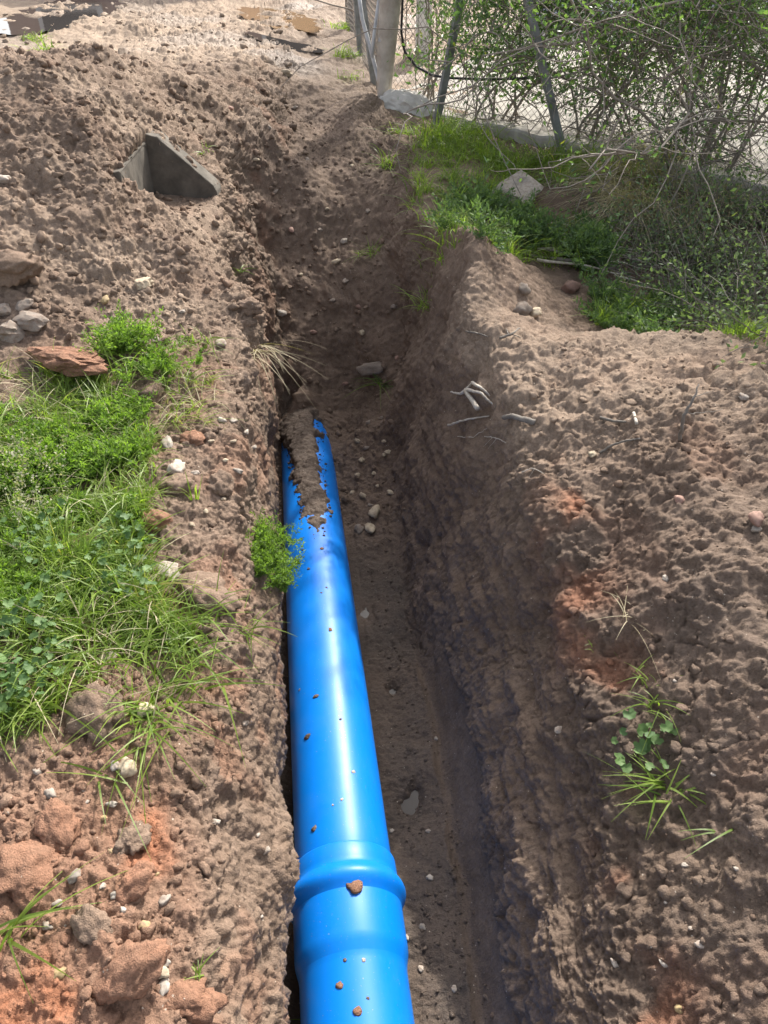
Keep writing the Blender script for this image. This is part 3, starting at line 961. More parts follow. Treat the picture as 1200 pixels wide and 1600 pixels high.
for u, v, r in [(346, 657, 6), (364, 659, 6), (373, 737, 6), (384, 676, 5), (396, 700, 5), (306, 740, 6), (274, 762, 7), (330, 690, 4), (352, 720, 4), (365, 690, 4), (322, 800, 4), (350, 780, 4), (300, 820, 4)]:
    stone(u, v, r, 'white_stone' if r > 4.5 else 'cream_stone', where(u, v, 'small pale pebble', LM3), 'pebbles between grass and trench', name='pebble')
stone(346, 538, 9, 'grey_stone', 'grey stone at the trench edge beside the dry grass tuft', sharp=.4)
stone(244, 534, 9, 'grey_stone', 'grey stone between the two small green weeds under the heap', sharp=.4)
stone(439, 490, 7, 'white_stone', 'pale stone on the dark slope beyond the dry grass tuft')
stone(585, 577, 15, 'grey_stone', 'large smooth tan stone lying on the slope beyond the buried pipe end', flat=.6, el=1.5, rotz=.1)
stone(538, 378, 6, 'white_stone', 'whitish stone midway up the dark slope behind the trench')
stone(447, 117, 8, 'cream_stone', 'cream stone near the top of the slope below the orange puddle')
for u, v, r in [(565, 520, 5), (510, 327, 3.5), (470, 430, 4), (500, 360, 4), (540, 440, 5), (455, 360, 5), (520, 470, 4), (575, 330, 4), (430, 300, 4), (400, 250, 4), (480, 250, 4), (550, 260, 4),
                (525, 410, 6), (490, 520, 5), (560, 480, 4), (620, 560, 4), (540, 600, 4), (615, 480, 5), (420, 200, 4), (360, 170, 4), (460, 170, 4)]:
    stone(u, v, r, random.choice(['grey_stone', 'cream_stone', 'pink_stone']), where(u, v, 'small half-buried stone', LM4), 'stones in the slope behind the trench')
for u, v, r in [(600, 711, 4), (607, 707, 5), (559, 743, 5), (595, 654, 4), (567, 775, 5), (572, 700, 4), (560, 690, 5), (585, 740, 4), (610, 770, 5), (550, 770, 4), (575, 660, 4), (600, 690, 4), (590, 760, 4), (565, 720, 6), (578, 790, 4)]:
    stone(u, v, r, random.choice(['grey_stone', 'cream_stone', 'cream_stone']), where(u, v, 'small gravel stone', LM5), 'stones right of the pipe end')
stone(586, 800, 10, 'cream_stone', 'rounded tan stone at the foot of the gravelly slope beside the pipe', flat=.8)
stone(579, 826, 10, 'cream_stone', 'flat cream stone just below the rounded tan stone beside the pipe', flat=.4, el=1.5)
stone(561, 829, 8, 'grey_stone', 'dark stone touching the pipe side of the flat cream stone')
for u, v, r in [(681, 1154, 3.2), (612, 1299, 3.2), (669, 1299, 3.4), (671, 1372, 4.4), (660, 1449, 4.6), (636, 1465, 3.4), (657, 1514, 4.2), (710, 1546, 4)]:
    stone(u, v, r, 'white_stone' if r > 3 else 'grey_stone', where(u, v, 'tiny pebble on the trench floor', LM6), 'pebbles on the trench floor', name='pebble')
for u, v, r in [(1069, 1352, 4), (1150, 1358, 3), (1079, 1451, 3), (1092, 1477, 5), (1037, 1506, 5), (1040, 1410, 2.5), (1054, 1064, 3), (1114, 1210, 3), (960, 1506, 5)]:
    stone(u, v, r, 'white_stone', where(u, v, 'tiny white pebble', LM7), 'white pebbles on the right bank', name='pebble')
stone(1062, 1577, 6, 'yellow_stone', 'tan pebble at the bottom right corner of the right bank', name='pebble')
stone(874, 1140, 7, 'white_stone', 'white chip stuck in the shaded right trench wall', flat=.4, sharp=.5)
stone(835, 492, 10, 'cream_stone', 'round tan stone on the peaked mound, right of its grey partner', flat=.85, el=1.1)
stone(816, 486, 13, 'grey_stone', 'larger stone touching the round tan stone on the peaked mound', flat=.8)
stone(818, 455, 11, 'grey_stone', 'grey stone higher on the peaked mound above the pair of stones', flat=.8)
stone(891, 453, 13, 'pink_stone', 'round pinkish brown stone where the peaked mound meets the weeds', flat=.9, el=1.1)
stone(955, 461, 7, 'grey_stone', 'small grey stone in the shade under the cut branches')
stone(1162, 622, 6.5, 'white_stone', 'white stone on the sunlit top of the right bank', name='pebble')
stone(1060, 781, 8, 'pink_stone', 'dull pink stone in the shaded face of the right bank')
stone(1180, 812, 11, 'pink_stone', 'largest pink stone at the right picture edge on the right bank')
stone(1181, 828, 6, 'white_stone', 'small white stone just below the pink stone at the right edge')
stone(925, 711, 7, 'cream_stone', 'cream stone at the tip of the dark curved twig on the right bank')
stone(1040, 905, 5, 'white_stone', 'lone pale pebble midway down the shaded right bank', name='pebble')
stone(806, 308, 40, 'white_stone', 'large flat whitish rock on the bank below the fence, among grass', flat=.5, sharp=.9, el=1.2, sub=3, sink=.15, cat='rock', name='rock')

big = [(150, 1115, 40, 'clod', 'large smooth brown clod in front of the left grass', .6), (345, 760, 20, 'clod', 'brown clod on the bare strip left of the mud-covered pipe', .7),
       (320, 930, 44, 'clod', 'rooty brown clod hanging at the trench edge below the feathery plant', .55), (300, 690, 20, 'redclod', 'reddish clod right of the pale stones at the grass edge', .6),
       (230, 620, 22, 'clod', 'dark brown clod poking out between grass and weeds', .6), (145, 1450, 24, 'clod', 'rounded brown clod in the bottom left soil', .7),
       (205, 1385, 26, 'redclod', 'knobbly red clod in the middle of the bottom left soil', .7), (200, 1520, 40, 'redclod', 'biggest knobbly red clod at bottom left', .5),
       (90, 1290, 30, 'redclod', 'red clod below the white oval pebble at bottom left', .5), (290, 1560, 32, 'redclod', 'red clod at the bottom edge right of the three pale stones', .5),
       (40, 1350, 45, 'redclod', 'broad red clod at the left edge of the bottom left soil', .4), (390, 480, 16, 'clod', 'brown clod sticking out at the trench edge above the dry tuft', .7),
       (275, 760, 22, 'clod', 'brown clod below the white egg-shaped stone', .6), (240, 815, 20, 'redclod', 'small red clod beside the left grass above the slab fragment', .6),
       (210, 1310, 24, 'clod', 'brown clod behind the knobbly red clod', .6)]
for u, v, r, m_, lab, fl in big:
    stone(u, v, r, m_, lab, 'big clods on the left bank', 'clod', 'soil_clod', flat=fl, sub=4, rough=.42, sink=.44, el=1.2)

# loose crumbs of earth, far too many to count
def crumbs(n, samples, size, label, seed):
    rr = np.random.default_rng(seed)
    tmpl = []
    for k in range(8):
        me = lump_mesh('crumb', 1, rr.uniform(.6, 1), rr.uniform(.5, .8), 700 + seed * 7 + k, 2 if k < 3 else 1, None, .6, sharp=.85)
        Vt = np.array([v.co[:] for v in me.vertices]); Ft = np.array([p.vertices[:] for p in me.polygons])
        bpy.data.meshes.remove(me)
        tmpl.append((Vt, Ft))
    Vs, Fs, As, c = [], [], [], 0
    for k in range(n):
        x, y = samples(rr)
        ok, p, nn, fi = ground.ray_cast(Vector((x, y, 2.5)), Vector((0, 0, -1)))
        if not ok: continue
        s = size[0] * (size[1] / size[0]) ** (rr.random() ** 2.6)
        Vt, Ft = tmpl[rr.integers(0, 3) if s > .014 else rr.integers(3, 8)]
        a = rr.random() * 6.28
        ca, sa = math.cos(a), math.sin(a)
        Vr = Vt @ np.array([[ca, -sa, 0], [sa, ca, 0], [0, 0, 1]]).T * s
        Vs.append(Vr + np.array(p) + np.array(nn) * s * rr.uniform(-.1, .3)); Fs.append(Ft + c); c += len(Vt)
        As.append(np.repeat(np.clip(soil[F[fi][0]] + np.array([rr.normal() * .06, 0, rr.normal() * .08]), 0, 1)[None], len(Vt), 0))
    o = mesh_np('soil_crumbs', np.concatenate(Vs), np.concatenate(Fs), M['soil'], attrs={'soil': ('FLOAT_VECTOR', np.concatenate(As))})
    tag(o, label, 'soil', kind='stuff')


crumbs(2300, lambda r: (lambda y: (r.uniform(-1.5 - .35 * (y - 3), -.75), y))(r.uniform(2.9, 5.6)), (.005, .032), 'loose crumbs of earth on the spoil heap', 1)
crumbs(1500, lambda r: (r.uniform(-.95, -.36), r.uniform(.4, 1.45)), (.003, .020), 'loose reddish crumbs at bottom left', 2)
crumbs(700, lambda r: (r.uniform(-1.0, -.4), r.uniform(1.3, 2.9)), (.003, .020), 'loose brown crumbs on the left bank', 3)
crumbs(1100, lambda r: (lambda y: (r.uniform(.56, 1.0 + .25 * y), y))(r.uniform(.4, 2.95)), (.004, .022), 'loose crumbs on the right bank', 4)
crumbs(1300, lambda r: (lambda y: (r.uniform(-.75, .12), y))(r.uniform(3.2, 6.6)), (.005, .028), 'loose damp crumbs on the slope behind the trench', 5)
crumbs(900, lambda r: (lambda y: (r.uniform(.1 - .1 * (y - 1), .30 - .08 * (y - 1)), y))(r.uniform(.7, 3.2)), (.003, .012), 'loose damp crumbs on the trench floor', 6)
crumbs(900, lambda r: (lambda y: (r.uniform(-.55 * y, -.1 * y), y))(r.uniform(5.6, 11.5)), (.01, .045), 'loose lumps on the muddy track', 7)

# ------------------------------------------------------------------ water
def puddle(name, pts, z, mat, label):
    """Flat irregular pool with a closed smooth outline."""
    pts = np.array(pts)
    n = len(pts)
    P2 = []
    for k in range(n):
        p0, p1, p2, p3 = (pts[(k + q) % n] for q in (-1, 0, 1, 2))
        for t in np.linspace(0, 1, 10, endpoint=False):
            P2.append(.5 * (2 * p1 + (p2 - p0) * t + (2 * p0 - 5 * p1 + 4 * p2 - p3) * t * t + (3 * p1 - p0 - 3 * p2 + p3) * t ** 3))
    P2 = np.array(P2); c = P2.mean(0)
    w = 1 + .28 * fbm(np.concatenate([P2, np.zeros((len(P2), 1))], 1), 6 / max(.1, np.ptp(P2[:, 0])), 3, 5)
    P2 = c + (P2 - c) * w[:, None]
    V = [(c[0], c[1], z)] + [(q[0], q[1], z) for q in P2]
    m_ = len(P2)
    o = mesh_np(name, V, np.array([[0, 1 + k, 1 + (k + 1) % m_] for k in range(m_)]), mat, smooth=False)
    tag(o, label, kind='structure')


def pool_px(name, px, mat, label, lift=.004):
    w = [hit(u, v)[0] for u, v in px]
    z = sorted(p.z for p in w)[len(w) // 2] + lift
    pts = [tuple(at_z(u, v, z)[:2]) for u, v in px]
    puddle(name, pts, z, mat, label)


pool_px('puddle', [(374, 12), (430, 14), (478, 25), (496, 46), (445, 46), (400, 36)], M['puddle'], 'orange muddy puddle on the track, left of the fence', .012)
pool_px('puddle', [(-30, 52), (10, 26), (70, 4), (120, -8), (195, 4), (160, 28), (110, 42), (40, 56)], M['clear_puddle'], 'long shallow puddle in the wheel rut at top left', .006)
pool_px('puddle', [(390, 50), (440, 62), (500, 75), (480, 82), (420, 68)], M['clear_puddle'], 'thin wet film in the rut in front of the orange puddle', .006)
for (x_, y_, rr0, dz_, lab) in ((.104, 1.53, .08, .014, 'small round puddle in a footprint on the trench floor'), (.033, 2.07, .05, .008, 'tiny water-filled hole in the trench floor'), (-.085, 2.53, .09, .002, 'wet sheen of water beside the pipe on the trench floor')):
    zb = drop(x_, y_)[0].z
    puddle('puddle', [(x_ + rr0 * math.cos(a_) * .6, y_ + rr0 * math.sin(a_)) for a_ in np.arange(8) * .785], zb + dz_, M['clear_puddle'], lab)

# ------------------------------------------------------------------ yard beyond the fence, its kerb and far wall
FL = [(-0.02, 7.25), (0.62, 6.78), (1.36, 6.12), (2.35, 5.15), (3.6, 3.7), (6.0, 1.2)]      # fence line on the ground


def yard():
    inner = [(-.02, 7.30), (.64, 6.85), (1.40, 6.2), (2.40, 5.23), (3.66, 3.78), (6.05, 1.28)]
    fl = np.array(inner)
    t = np.linspace(0, len(fl) - 1, 60)
    ex = np.interp(t, range(len(fl)), fl[:, 0]); ey = np.interp(t, range(len(fl)), fl[:, 1])
    dist = np.array([0, .12, .3, .6, 1, 1.6, 2.4, 3.5, 5, 8, 14, 30])
    A = np.stack([ex, ey], 1)[:, None, :] + dist[None, :, None] * np.array([.42, .91])
    z = .055 - .02 * np.clip(dist / 5, 0, 1)[None, :] + 0 * t[:, None]
    q = np.concatenate([A.reshape(-1, 2), z.reshape(-1, 1)], 1)
    q[:, 2] += .012 * fbm(q, 1.5, 3, 2)
    g = np.arange(60 * 12).reshape(60, 12)
    Fq = np.stack([g[:-1, :-1], g[:-1, 1:], g[1:, 1:], g[1:, :-1]], -1).reshape(-1, 4)
    o = mesh_np('yard', q, Fq[:, ::-1], M['yard'])
    tag(o, 'pale bare yard behind the chain-link fence', kind='structure')


yard()
M['kerb_concrete'] = simple_mat('kerb_concrete', (0.50, 0.47, 0.42), (0.27, 0.245, 0.21), 6, 0.92, 0.4, 9)
kerb = empty('kerb', (1.4, 6.15, 0))
tag(kerb, 'whitish concrete kerb at the foot of the chain-link fence', 'kerb')
for k in range(4):
    a, b = Vector((*FL[k + (0 if k else 0)], 0)), Vector((*FL[k + 1], 0))
    if k == 0: a = a + (b - a) * .28
    dv_ = (b - a).normalized(); nrm = Vector((-dv_.y, dv_.x, 0))
    nseg = max(6, int((b - a).length / .06))
    V = []
    for i_ in range(nseg + 1):
        p = a + (b - a) * (i_ / nseg)
        j1, j2 = random.uniform(-.012, .012), random.uniform(-.010, .010)
        for off_, z in ((-.075 + j1, -.15), (-.07 + j1, .055 + j2), (-.055 + j1, .07 + j2), (.06, .072 + j2), (.075, .06), (.075, -.15)):
            w = p + nrm * off_
            V.append((w.x - 1.4, w.y - 6.15, z))
    g = np.arange((nseg + 1) * 6).reshape(-1, 6)
    Fq = np.stack([g[:-1, :-1], g[:-1, 1:], g[1:, 1:], g[1:, :-1]], -1).reshape(-1, 4)
    mesh_np('kerb_stone', V, [Fq, np.array([g[0][::-1], g[-1]])], M['kerb_concrete'], kerb, smooth=False)

foot = link('concrete_footing', lump_mesh('concrete_footing', .30, .13, .15, 33, 4, M['pale_concrete'], .18, sharp=.6))
foot.location = (.17, 7.02, .06); foot.rotation_euler = (0, .1, -.55)
tag(foot, 'rough whitish concrete footing under the wooden fence post', 'footing')

wall = empty('house', (3.0, 12.2, 0))
tag(wall, 'pale lavender house front seen in scraps through the shrubs behind the yard', 'house')
mw = simple_mat('lavender_render', (0.60, 0.61, 0.70), (0.52, 0.53, 0.62), 3, 0.9, 0.2, 6)
mred = simple_mat('red_paint', (0.34, 0.10, 0.085), (0.25, 0.08, 0.07), 8, 0.7, 0.1)
mwh = simple_mat('white_render', (0.72, 0.71, 0.68), (0.62, 0.61, 0.58), 4, 0.9, 0.2)
mbrick = simple_mat('pink_brick', (0.52, 0.39, 0.33), (0.42, 0.30, 0.25), 12, 0.9, 0.3)
w_ = MB(); w_.box((2.2, 0, .70), (6.4, .25, 1.5)); w_.build('front_wall', mw, wall, False)
w_ = MB(); w_.box((2.2, -.14, .62), (6.5, .05, .09)); w_.build('red_band', mred, wall, False)
w_ = MB(); w_.box((2.2, .02, 1.48), (6.6, .42, .07)); w_.build('coping', mwh, wall, False)
bh = empty('brick_house', (-4.0, 21.0, 0))
tag(bh, 'pinkish brick house beyond the muddy track, seen mirrored in the puddles', 'house')
w_ = MB(); w_.box((0, 0, 2.4), (7, 6, 5.2)); w_.build('wall', mbrick, bh, False)
w_ = MB(); w_.add([(-3.9, -3.4, 4.95), (3.9, -3.4, 4.95), (3.9, 3.4, 4.95), (-3.9, 3.4, 4.95), (-3.9, 0, 6.6), (3.9, 0, 6.6)], [[0, 1, 5, 4], [2, 3, 4, 5], [0, 3, 2, 1]], [[0, 4, 3], [1, 2, 5]])
w_.build('roof', mred, bh, False)
mgl = simple_mat('window_glass', (0.05, 0.06, 0.07), (0.03, 0.035, 0.04), 2, 0.1)
for k in range(3):
    for z_ in (1.6, 3.8):
        wf = MB(); wf.box((-2.2 + k * 2.2, -3.03, z_), (1.3, .1, 1.4)); wo = wf.build('window', mwh, bh, False)
        wg = MB(); wg.box((-2.2 + k * 2.2, -3.09, z_), (1.1, .04, 1.2)); wg.build('pane', mgl, wo, False)
gp = empty('gate_pillar', (.42, 9.6, 0))
tag(gp, 'white square pillar standing in the yard behind the hose', 'pillar')
w_ = MB(); w_.box((0, 0, .6), (.16, .16, 1.2)); w_.build('shaft', mwh, gp, False)
w_ = MB(); w_.box((0, 0, 1.22), (.22, .22, .05)); w_.build('cap', mwh, gp, False)

# ------------------------------------------------------------------ chain-link fence
fence = empty('chain_link_fence', (0, 7.2, 0))
tag(fence, 'sagging chain-link fence with leaning grey metal posts below the shrubs', 'fence')
FO = np.array(fence.location)


def wire_panel(a, b, z0, z1, cell=.052, sag=.03, seed=0):
    a, b = np.array(a, float), np.array(b, float)
    L = np.linalg.norm(b - a)
    mb = MB()
    n = int(L / cell)
    m_ = int((z1 - z0) / cell) * 2
    d_ = (b - a) / L
    nr_ = np.array([-d_[1], d_[0]])
    for i in range(n + 1):
        j = np.arange(m_ + 1)
        x = (i + .5 * ((j + 0) % 2) * (1 if 1 else -1)) * cell
        for sgn in (1, -1):
            xx_ = (i * cell + sgn * .5 * cell * (j % 2))
            z = z0 + (z1 - z0) * j / m_
            bow = sag * np.sin(xx_ / L * 6 + seed) * np.sin((z - z0) / (z1 - z0) * 3.1) + sag * .8 * np.sin(xx_ * 3.1 + z * 2.7 + seed)
            pts = np.stack([a[0] + d_[0] * xx_ + nr_[0] * bow, a[1] + d_[1] * xx_ + nr_[1] * bow, z + .02 * np.sin(xx_ * 4 + seed)], 1)
            mb.tube(pts - FO, .0024, 3, False)
            if i == 0 or i == n: break
    return mb


wire_panel(FL[0], FL[2], .10, 1.75, seed=1).build('wire_mesh', M['wire'], fence, False)
wire_panel(FL[2], FL[4], .10, 1.75, seed=2).build('wire_mesh', M['wire'], fence, False)
wire_panel((-.06, 7.28), (-.42, 10.6), .12, 1.75, seed=3).build('wire_mesh', M['wire'], fence, False)


def angle_post(p0, p1, w=.042, name='post', mat='metal'):
    """L-section steel post."""
    p0, p1 = Vector(p0) - Vector(FO), Vector(p1) - Vector(FO)
    z = (p1 - p0).normalized()
    x = Vector((1, .3, 0)); x = (x - z * x.dot(z)).normalized(); y = z.cross(x)
    t = .006
    prof = [(0, 0), (w, 0), (w, t), (t, t), (t, w), (0, w)]
    V = [p + x * a + y * b for p in (p0, p1) for a, b in prof]
    Qf = [[k, (k + 1) % 6, 6 + (k + 1) % 6, 6 + k] for k in range(6)]
    return mesh_np(name, V, [np.array(Qf), np.array([[0, 1, 2, 3], [0, 3, 4, 5]]) , np.array([[9, 8, 7, 6], [11, 10, 9, 6]])], M[mat], fence, False)


def lean(base, u0, v0, u1, v1, H):
    """A post whose foot is at base and which leans as in the photograph, in the fence's own plane."""
    Yb = base[1]
    q0, q1 = at_y(u0, v0, Yb), at_y(u1, v1, Yb)
    dx = (q1.x - q0.x) / max(.05, q1.z - q0.z)
    return (base[0], base[1], -.05), (base[0] + dx * H, base[1], H)


b1 = at_z(676, 190, .06); b2 = at_z(886, 236, .06)
angle_post(*lean((b1.x, b1.y), 676, 185, 712, 0, 1.7), w=.05)
angle_post(*lean((b2.x, b2.y), 886, 232, 840, 40, 1.7), w=.045)
for (a, b, w0) in (((-.10, 7.60, .1), (-.33, 7.9, 1.7), .04), ((-.24, 8.6, .1), (-.36, 8.7, 1.7), .04), ((-.38, 10.3, .1), (-.45, 10.4, 1.7), .04)):
    angle_post(a, b, w0)
for (pts, r_) in (([(603, 172), (590, 120), (580, 80), (566, 30), (556, -40)], .016), ([(581, 90), (585, 50), (592, 0), (596, -60)], .014), ([(594, 66), (603, 30), (608, -40)], .02)):
    mb = MB()
    mb.tube(np.array([np.array(at_y(u, v, 7.12 + .05 * k)) - FO for k, (u, v) in enumerate(pts)]), r_, 8)
    mb.build('brace_pole', M['pale_metal'], fence)
mb = MB()
mb.tube([np.array(p) - FO for p in ((-.02, 7.22, 1.5), (.62, 6.75, 1.47), (1.36, 6.1, 1.5), (2.35, 5.12, 1.48), (3.6, 3.68, 1.5))], .003, 4)
mb.build('tension_wire', M['wire'], fence)
mb = MB()
mb.tube([np.array(p) - FO for p in ((-.02, 7.22, .16), (.62, 6.75, .13), (1.36, 6.1, .15), (2.35, 5.12, .13), (3.6, 3.68, .15))], .003, 4)
mb.build('tension_wire', M['wire'], fence)

# the pale wooden post at the corner
wp = empty('wooden_post', (.0, 7.16, .1))
tag(wp, 'thick pale weathered wooden post at the corner of the fence', 'post')
pts = [at_y(u, v, 7.16) for u, v in ((600, 172), (601, 130), (603, 90), (607, 40), (611, -10), (613, -60))]
pts.append(pts[-1] + Vector((.03, 0, .7)))
mb = MB()
rad = [.055, .062, .072, .080, .085, .085, .08]
Pf = np.array([np.array(p) - np.array(wp.location) for p in pts])
tt = np.linspace(0, len(Pf) - 1, 60)
Pf = np.stack([np.interp(tt, range(len(rad)), Pf[:, k]) for k in range(3)], 1)
mb.tube(Pf, np.interp(tt, range(len(rad)), rad), 28)
V0 = mb.V[0]
ang = np.tile(np.arange(28) / 28 * 6.283, 60)
mb.V[0] = V0 + (np.stack([np.cos(ang), np.sin(ang), ang * 0], 1) * (.010 * np.sin(ang * 5 + V0[:, 2] * 3)[:, None] + .012 * fbm(V0 * np.array([1, 1, .3]), 20, 3, 3)[:, None]))
mb.build('shaft', M['wood'], wp)

hs = MB()
hp = [(632, -60), (629, 0), (627, 50), (632, 80), (650, 104), (676, 118), (705, 122), (760, 124), (800, 123), (830, 122)]
HP = np.array([np.array(at_y(u, v, 7.05 - .0042 * max(0, u - 640))) for u, v in hp])
tt = np.linspace(0, len(hp) - 1, 60)
hs.tube(np.stack([np.interp(tt, range(len(hp)), HP[:, k]) for k in range(3)], 1), .0095, 8)
tag(hs.build('black_hose', M['hose']), 'black hose curving down along the fence and off behind the shrub', 'hose')

# ------------------------------------------------------------------ leaves and shrubs
def leaf_cloud(pos, dirs, size, tints, mat, name, parent=None, asp=.42, origin=None, kind=None):
    """Each leaf: a folded, pointed blade of 4 faces."""
    n = len(pos)
    rr = RNG
    d = dirs / (np.linalg.norm(dirs, axis=1, keepdims=True) + 1e-9)
    r = rr.normal(size=(n, 3))
    s = np.cross(d, r); s /= np.linalg.norm(s, axis=1, keepdims=True) + 1e-9
    nn = np.cross(d, s)
    L = (size * rr.uniform(.6, 1.25, n))[:, None]
    W = L * asp
    p0 = pos
    pm = pos + d * L * .5 - nn * L * .06
    p1 = pos + d * L + nn * L * .10 * rr.uniform(-1, 1.6, (n, 1))
    a = pos + d * L * .42 + s * W * .5 + nn * L * .06
    b = pos + d * L * .42 - s * W * .5 + nn * L * .06
    V = np.stack([p0, a, p1, b, pm], 1).reshape(-1, 3)
    if origin is not None: V = V - np.array(origin)
    k = np.arange(n)[:, None] * 5
    T = np.concatenate([k + np.array([[0, 1, 4]]), k + np.array([[1, 2, 4]]), k + np.array([[2, 3, 4]]), k + np.array([[3, 0, 4]])])
    o = mesh_np(name, V, T, mat, parent, True, {'tint': ('FLOAT', np.repeat(tints, 5))})
    if kind: o['kind'] = kind
    return o


def wander(p, d, L, n, curl, rr, grav=0.0):
    pts = [np.array(p, float)]
    d = np.array(d, float); d /= np.linalg.norm(d)
    for k in range(n):
        d = d + rr.normal(size=3) * curl + np.array([0, 0, -grav])
        d /= np.linalg.norm(d)
        pts.append(pts[-1] + d * L / n)
    return np.array(pts), d


def shrub(label, base, height, spread, n_stems, n_twigs, leaf_n, leaf_size, seed, leafz=(.3, 9), bias=(0, 0, 0), mat='shrub', name='shrub', group='shrubs along the fence', clump=.10, low_twigs=0, xmin=.12, thin=.48):
    rr = np.random.default_rng(seed)
    root = empty(name, base)
    tag(root, label, 'shrub', group)
    B = np.array(base, float)
    st = MB()
    tips, woods = [], []
    for k in range(n_stems):
        a = rr.uniform(0, 6.283)
        d = np.array([math.cos(a) * spread * .5, math.sin(a) * spread * .35, height]) + np.array(bias)
        L = height * rr.uniform(.75, 1.25)
        start = np.array([rr.normal() * .12 * spread, rr.normal() * .08 * spread, -.05])
        pts, _ = wander(start, d, L, 12, .26, rr, .02)
        r0 = rr.uniform(.005, .012)
        st.tube(pts, np.linspace(r0, r0 * .35, len(pts)), 6)
        woods += [p for p in pts[1:] if p[2] < 1.1]
        for q in range(n_twigs):
            i = rr.integers(1, len(pts))
            f = rr.random()
            s0 = pts[i - 1] * (1 - f) + pts[i] * f
            dd = rr.normal(size=3) * np.array([1, .7, .55]) + np.array([0, -.1, .05])
            tw, d2 = wander(s0, dd, rr.uniform(.25, .75) * spread * .6, 6, .22, rr, .04)
            if tw[:, 0].min() + B[0] < xmin - .1 or (tw[:, 2].mean() + B[2] < .75 and rr.random() < .55): continue
            st.tube(tw, np.linspace(.0055, .002, len(tw)), 4, False)
            tips.append(tw)
            for z in range(2):
                s1 = tw[rr.integers(1, len(tw))]
                t3, _ = wander(s1, rr.normal(size=3) + d2 * .5, rr.uniform(.12, .32), 4, .25, rr, .05)
                st.tube(t3, np.linspace(.003, .0012, len(t3)), 3, False)
                tips.append(t3)
    for q in range(low_twigs):
        s0 = woods[rr.integers(len(woods))]
        tw, d2 = wander(s0, rr.normal(size=3) * np.array([1, .6, .7]), rr.uniform(.4, 1.1), 7, .24, rr, .03)
        if tw[:, 0].min() + B[0] < xmin - .1: continue
        st.tube(tw, np.linspace(.005, .0018, len(tw)), 3, False)
        if rr.random() < .5: tips.append(tw)
    st.build('stems', M['bark'], root)
    tips = [t for t in tips if t[:, 0].min() + B[0] > xmin and leafz[0] < t[-1][2] + B[2] < leafz[1]]
    if tips:
        ti = rr.integers(0, len(tips), leaf_n)
        pos = np.array([tips[i][rr.integers(1, len(tips[i]))] for i in ti]) + rr.normal(size=(leaf_n, 3)) * clump * np.array([1, .8, .7])
        dirs = rr.normal(size=(leaf_n, 3)) + np.array([0, 0, -.35])
        keepm = (pos[:, 2] + B[2] > .95) | (rr.random(leaf_n) < thin)
        pos, dirs, ti, leaf_n = pos[keepm], dirs[keepm], ti[keepm], int(keepm.sum())
        cl_t = np.clip(np.array([(i * .618) % 1 for i in ti]) * .6 + rr.random(leaf_n) * .42, 0, 1)
        leaf_cloud(pos, dirs, leaf_size, cl_t, M[mat], 'foliage', root)
    return root


shrub('leafy green shrub hanging over the fence between the two grey posts', (.95, 6.72, .08), 2.1, 1.35, 11, 20, 17000, .047, 21, leafz=(.38, 2.15), clump=.085, low_twigs=35)
shrub('dark leafy shrub on the fence just right of the second grey post', (1.62, 6.20, .08), 2.2, 1.3, 12, 20, 15500, .043, 22, leafz=(.34, 2.3), clump=.085, low_twigs=70)
shrub('twiggy half-bare shrub tangled in the fence at upper right', (2.25, 5.55, .06), 2.7, 1.4, 14, 20, 13000, .037, 23, leafz=(.14, 3.2), clump=.09, low_twigs=130)
shrub('dense shrub at the far right edge of the fence', (2.95, 4.85, .05), 2.6, 1.4, 12, 15, 9500, .040, 24, leafz=(.05, 3.2), clump=.10, low_twigs=110)
shrub('small bright-leaved shrub behind the black hose', (.30, 7.30, .08), 1.5, .55, 6, 8, 1300, .055, 25, leafz=(.3, 1.7), clump=.06, low_twigs=10)
shrub('leafy shrub growing over the fence along the muddy track', (.05, 9.2, .08), 2.3, 1.1, 6, 8, 2600, .06, 26, leafz=(1.7, 9), clump=.12, xmin=-.2)
shrub('shrub behind the twiggy one, farther back in the yard', (2.6, 7.6, .07), 2.2, 1.5, 8, 10, 4200, .062, 27, leafz=(.3, 2.2), clump=.13, low_twigs=40)
# ------------------------------------------------------------------ grass and weeds
def blades(base, az, lean, length, width, curl, tints, K=5):
    """Curved grass ribbons; all arguments are arrays."""
    n = len(base)
    t = np.linspace(0, 1, K + 1)[None, :]
    h = np.stack([np.cos(az), np.sin(az)], 1)
    hor = length[:, None] * (np.sin(lean)[:, None] * t + curl[:, None] * t ** 2 * .75)
    ver = length[:, None] * (np.cos(lean)[:, None] * t - (curl[:, None] ** 1.2) * t ** 2.3 * .75)
    side = np.stack([-h[:, 1], h[:, 0]], 1)
    wob = (RNG.normal(size=n) * .06)[:, None] * length[:, None] * t ** 2
    cx = base[:, None, 0] + h[:, None, 0] * hor + side[:, None, 0] * wob
    cy = base[:, None, 1] + h[:, None, 1] * hor + side[:, None, 1] * wob
    cz = base[:, None, 2] + ver
    w = width[:, None] * (1 - t ** 1.6) * .5 + .0003
    tw = RNG.normal(size=n) * .5
    sx = side[:, None, 0] * w; sy = side[:, None, 1] * w; sz = np.sin(tw)[:, None] * w
    L_ = np.stack([cx - sx, cy - sy, cz - sz], -1)
    R_ = np.stack([cx + sx, cy + sy, cz + sz], -1)
    V = np.stack([L_, R_], 2).reshape(-1, 3)
    k = np.arange(n)[:, None] * (2 * (K + 1))
    Q = np.concatenate([k + np.array([[2 * j, 2 * j + 1, 2 * j + 3, 2 * j + 2]]) for j in range(K)])
    return V, Q, np.repeat(tints, 2 * (K + 1))


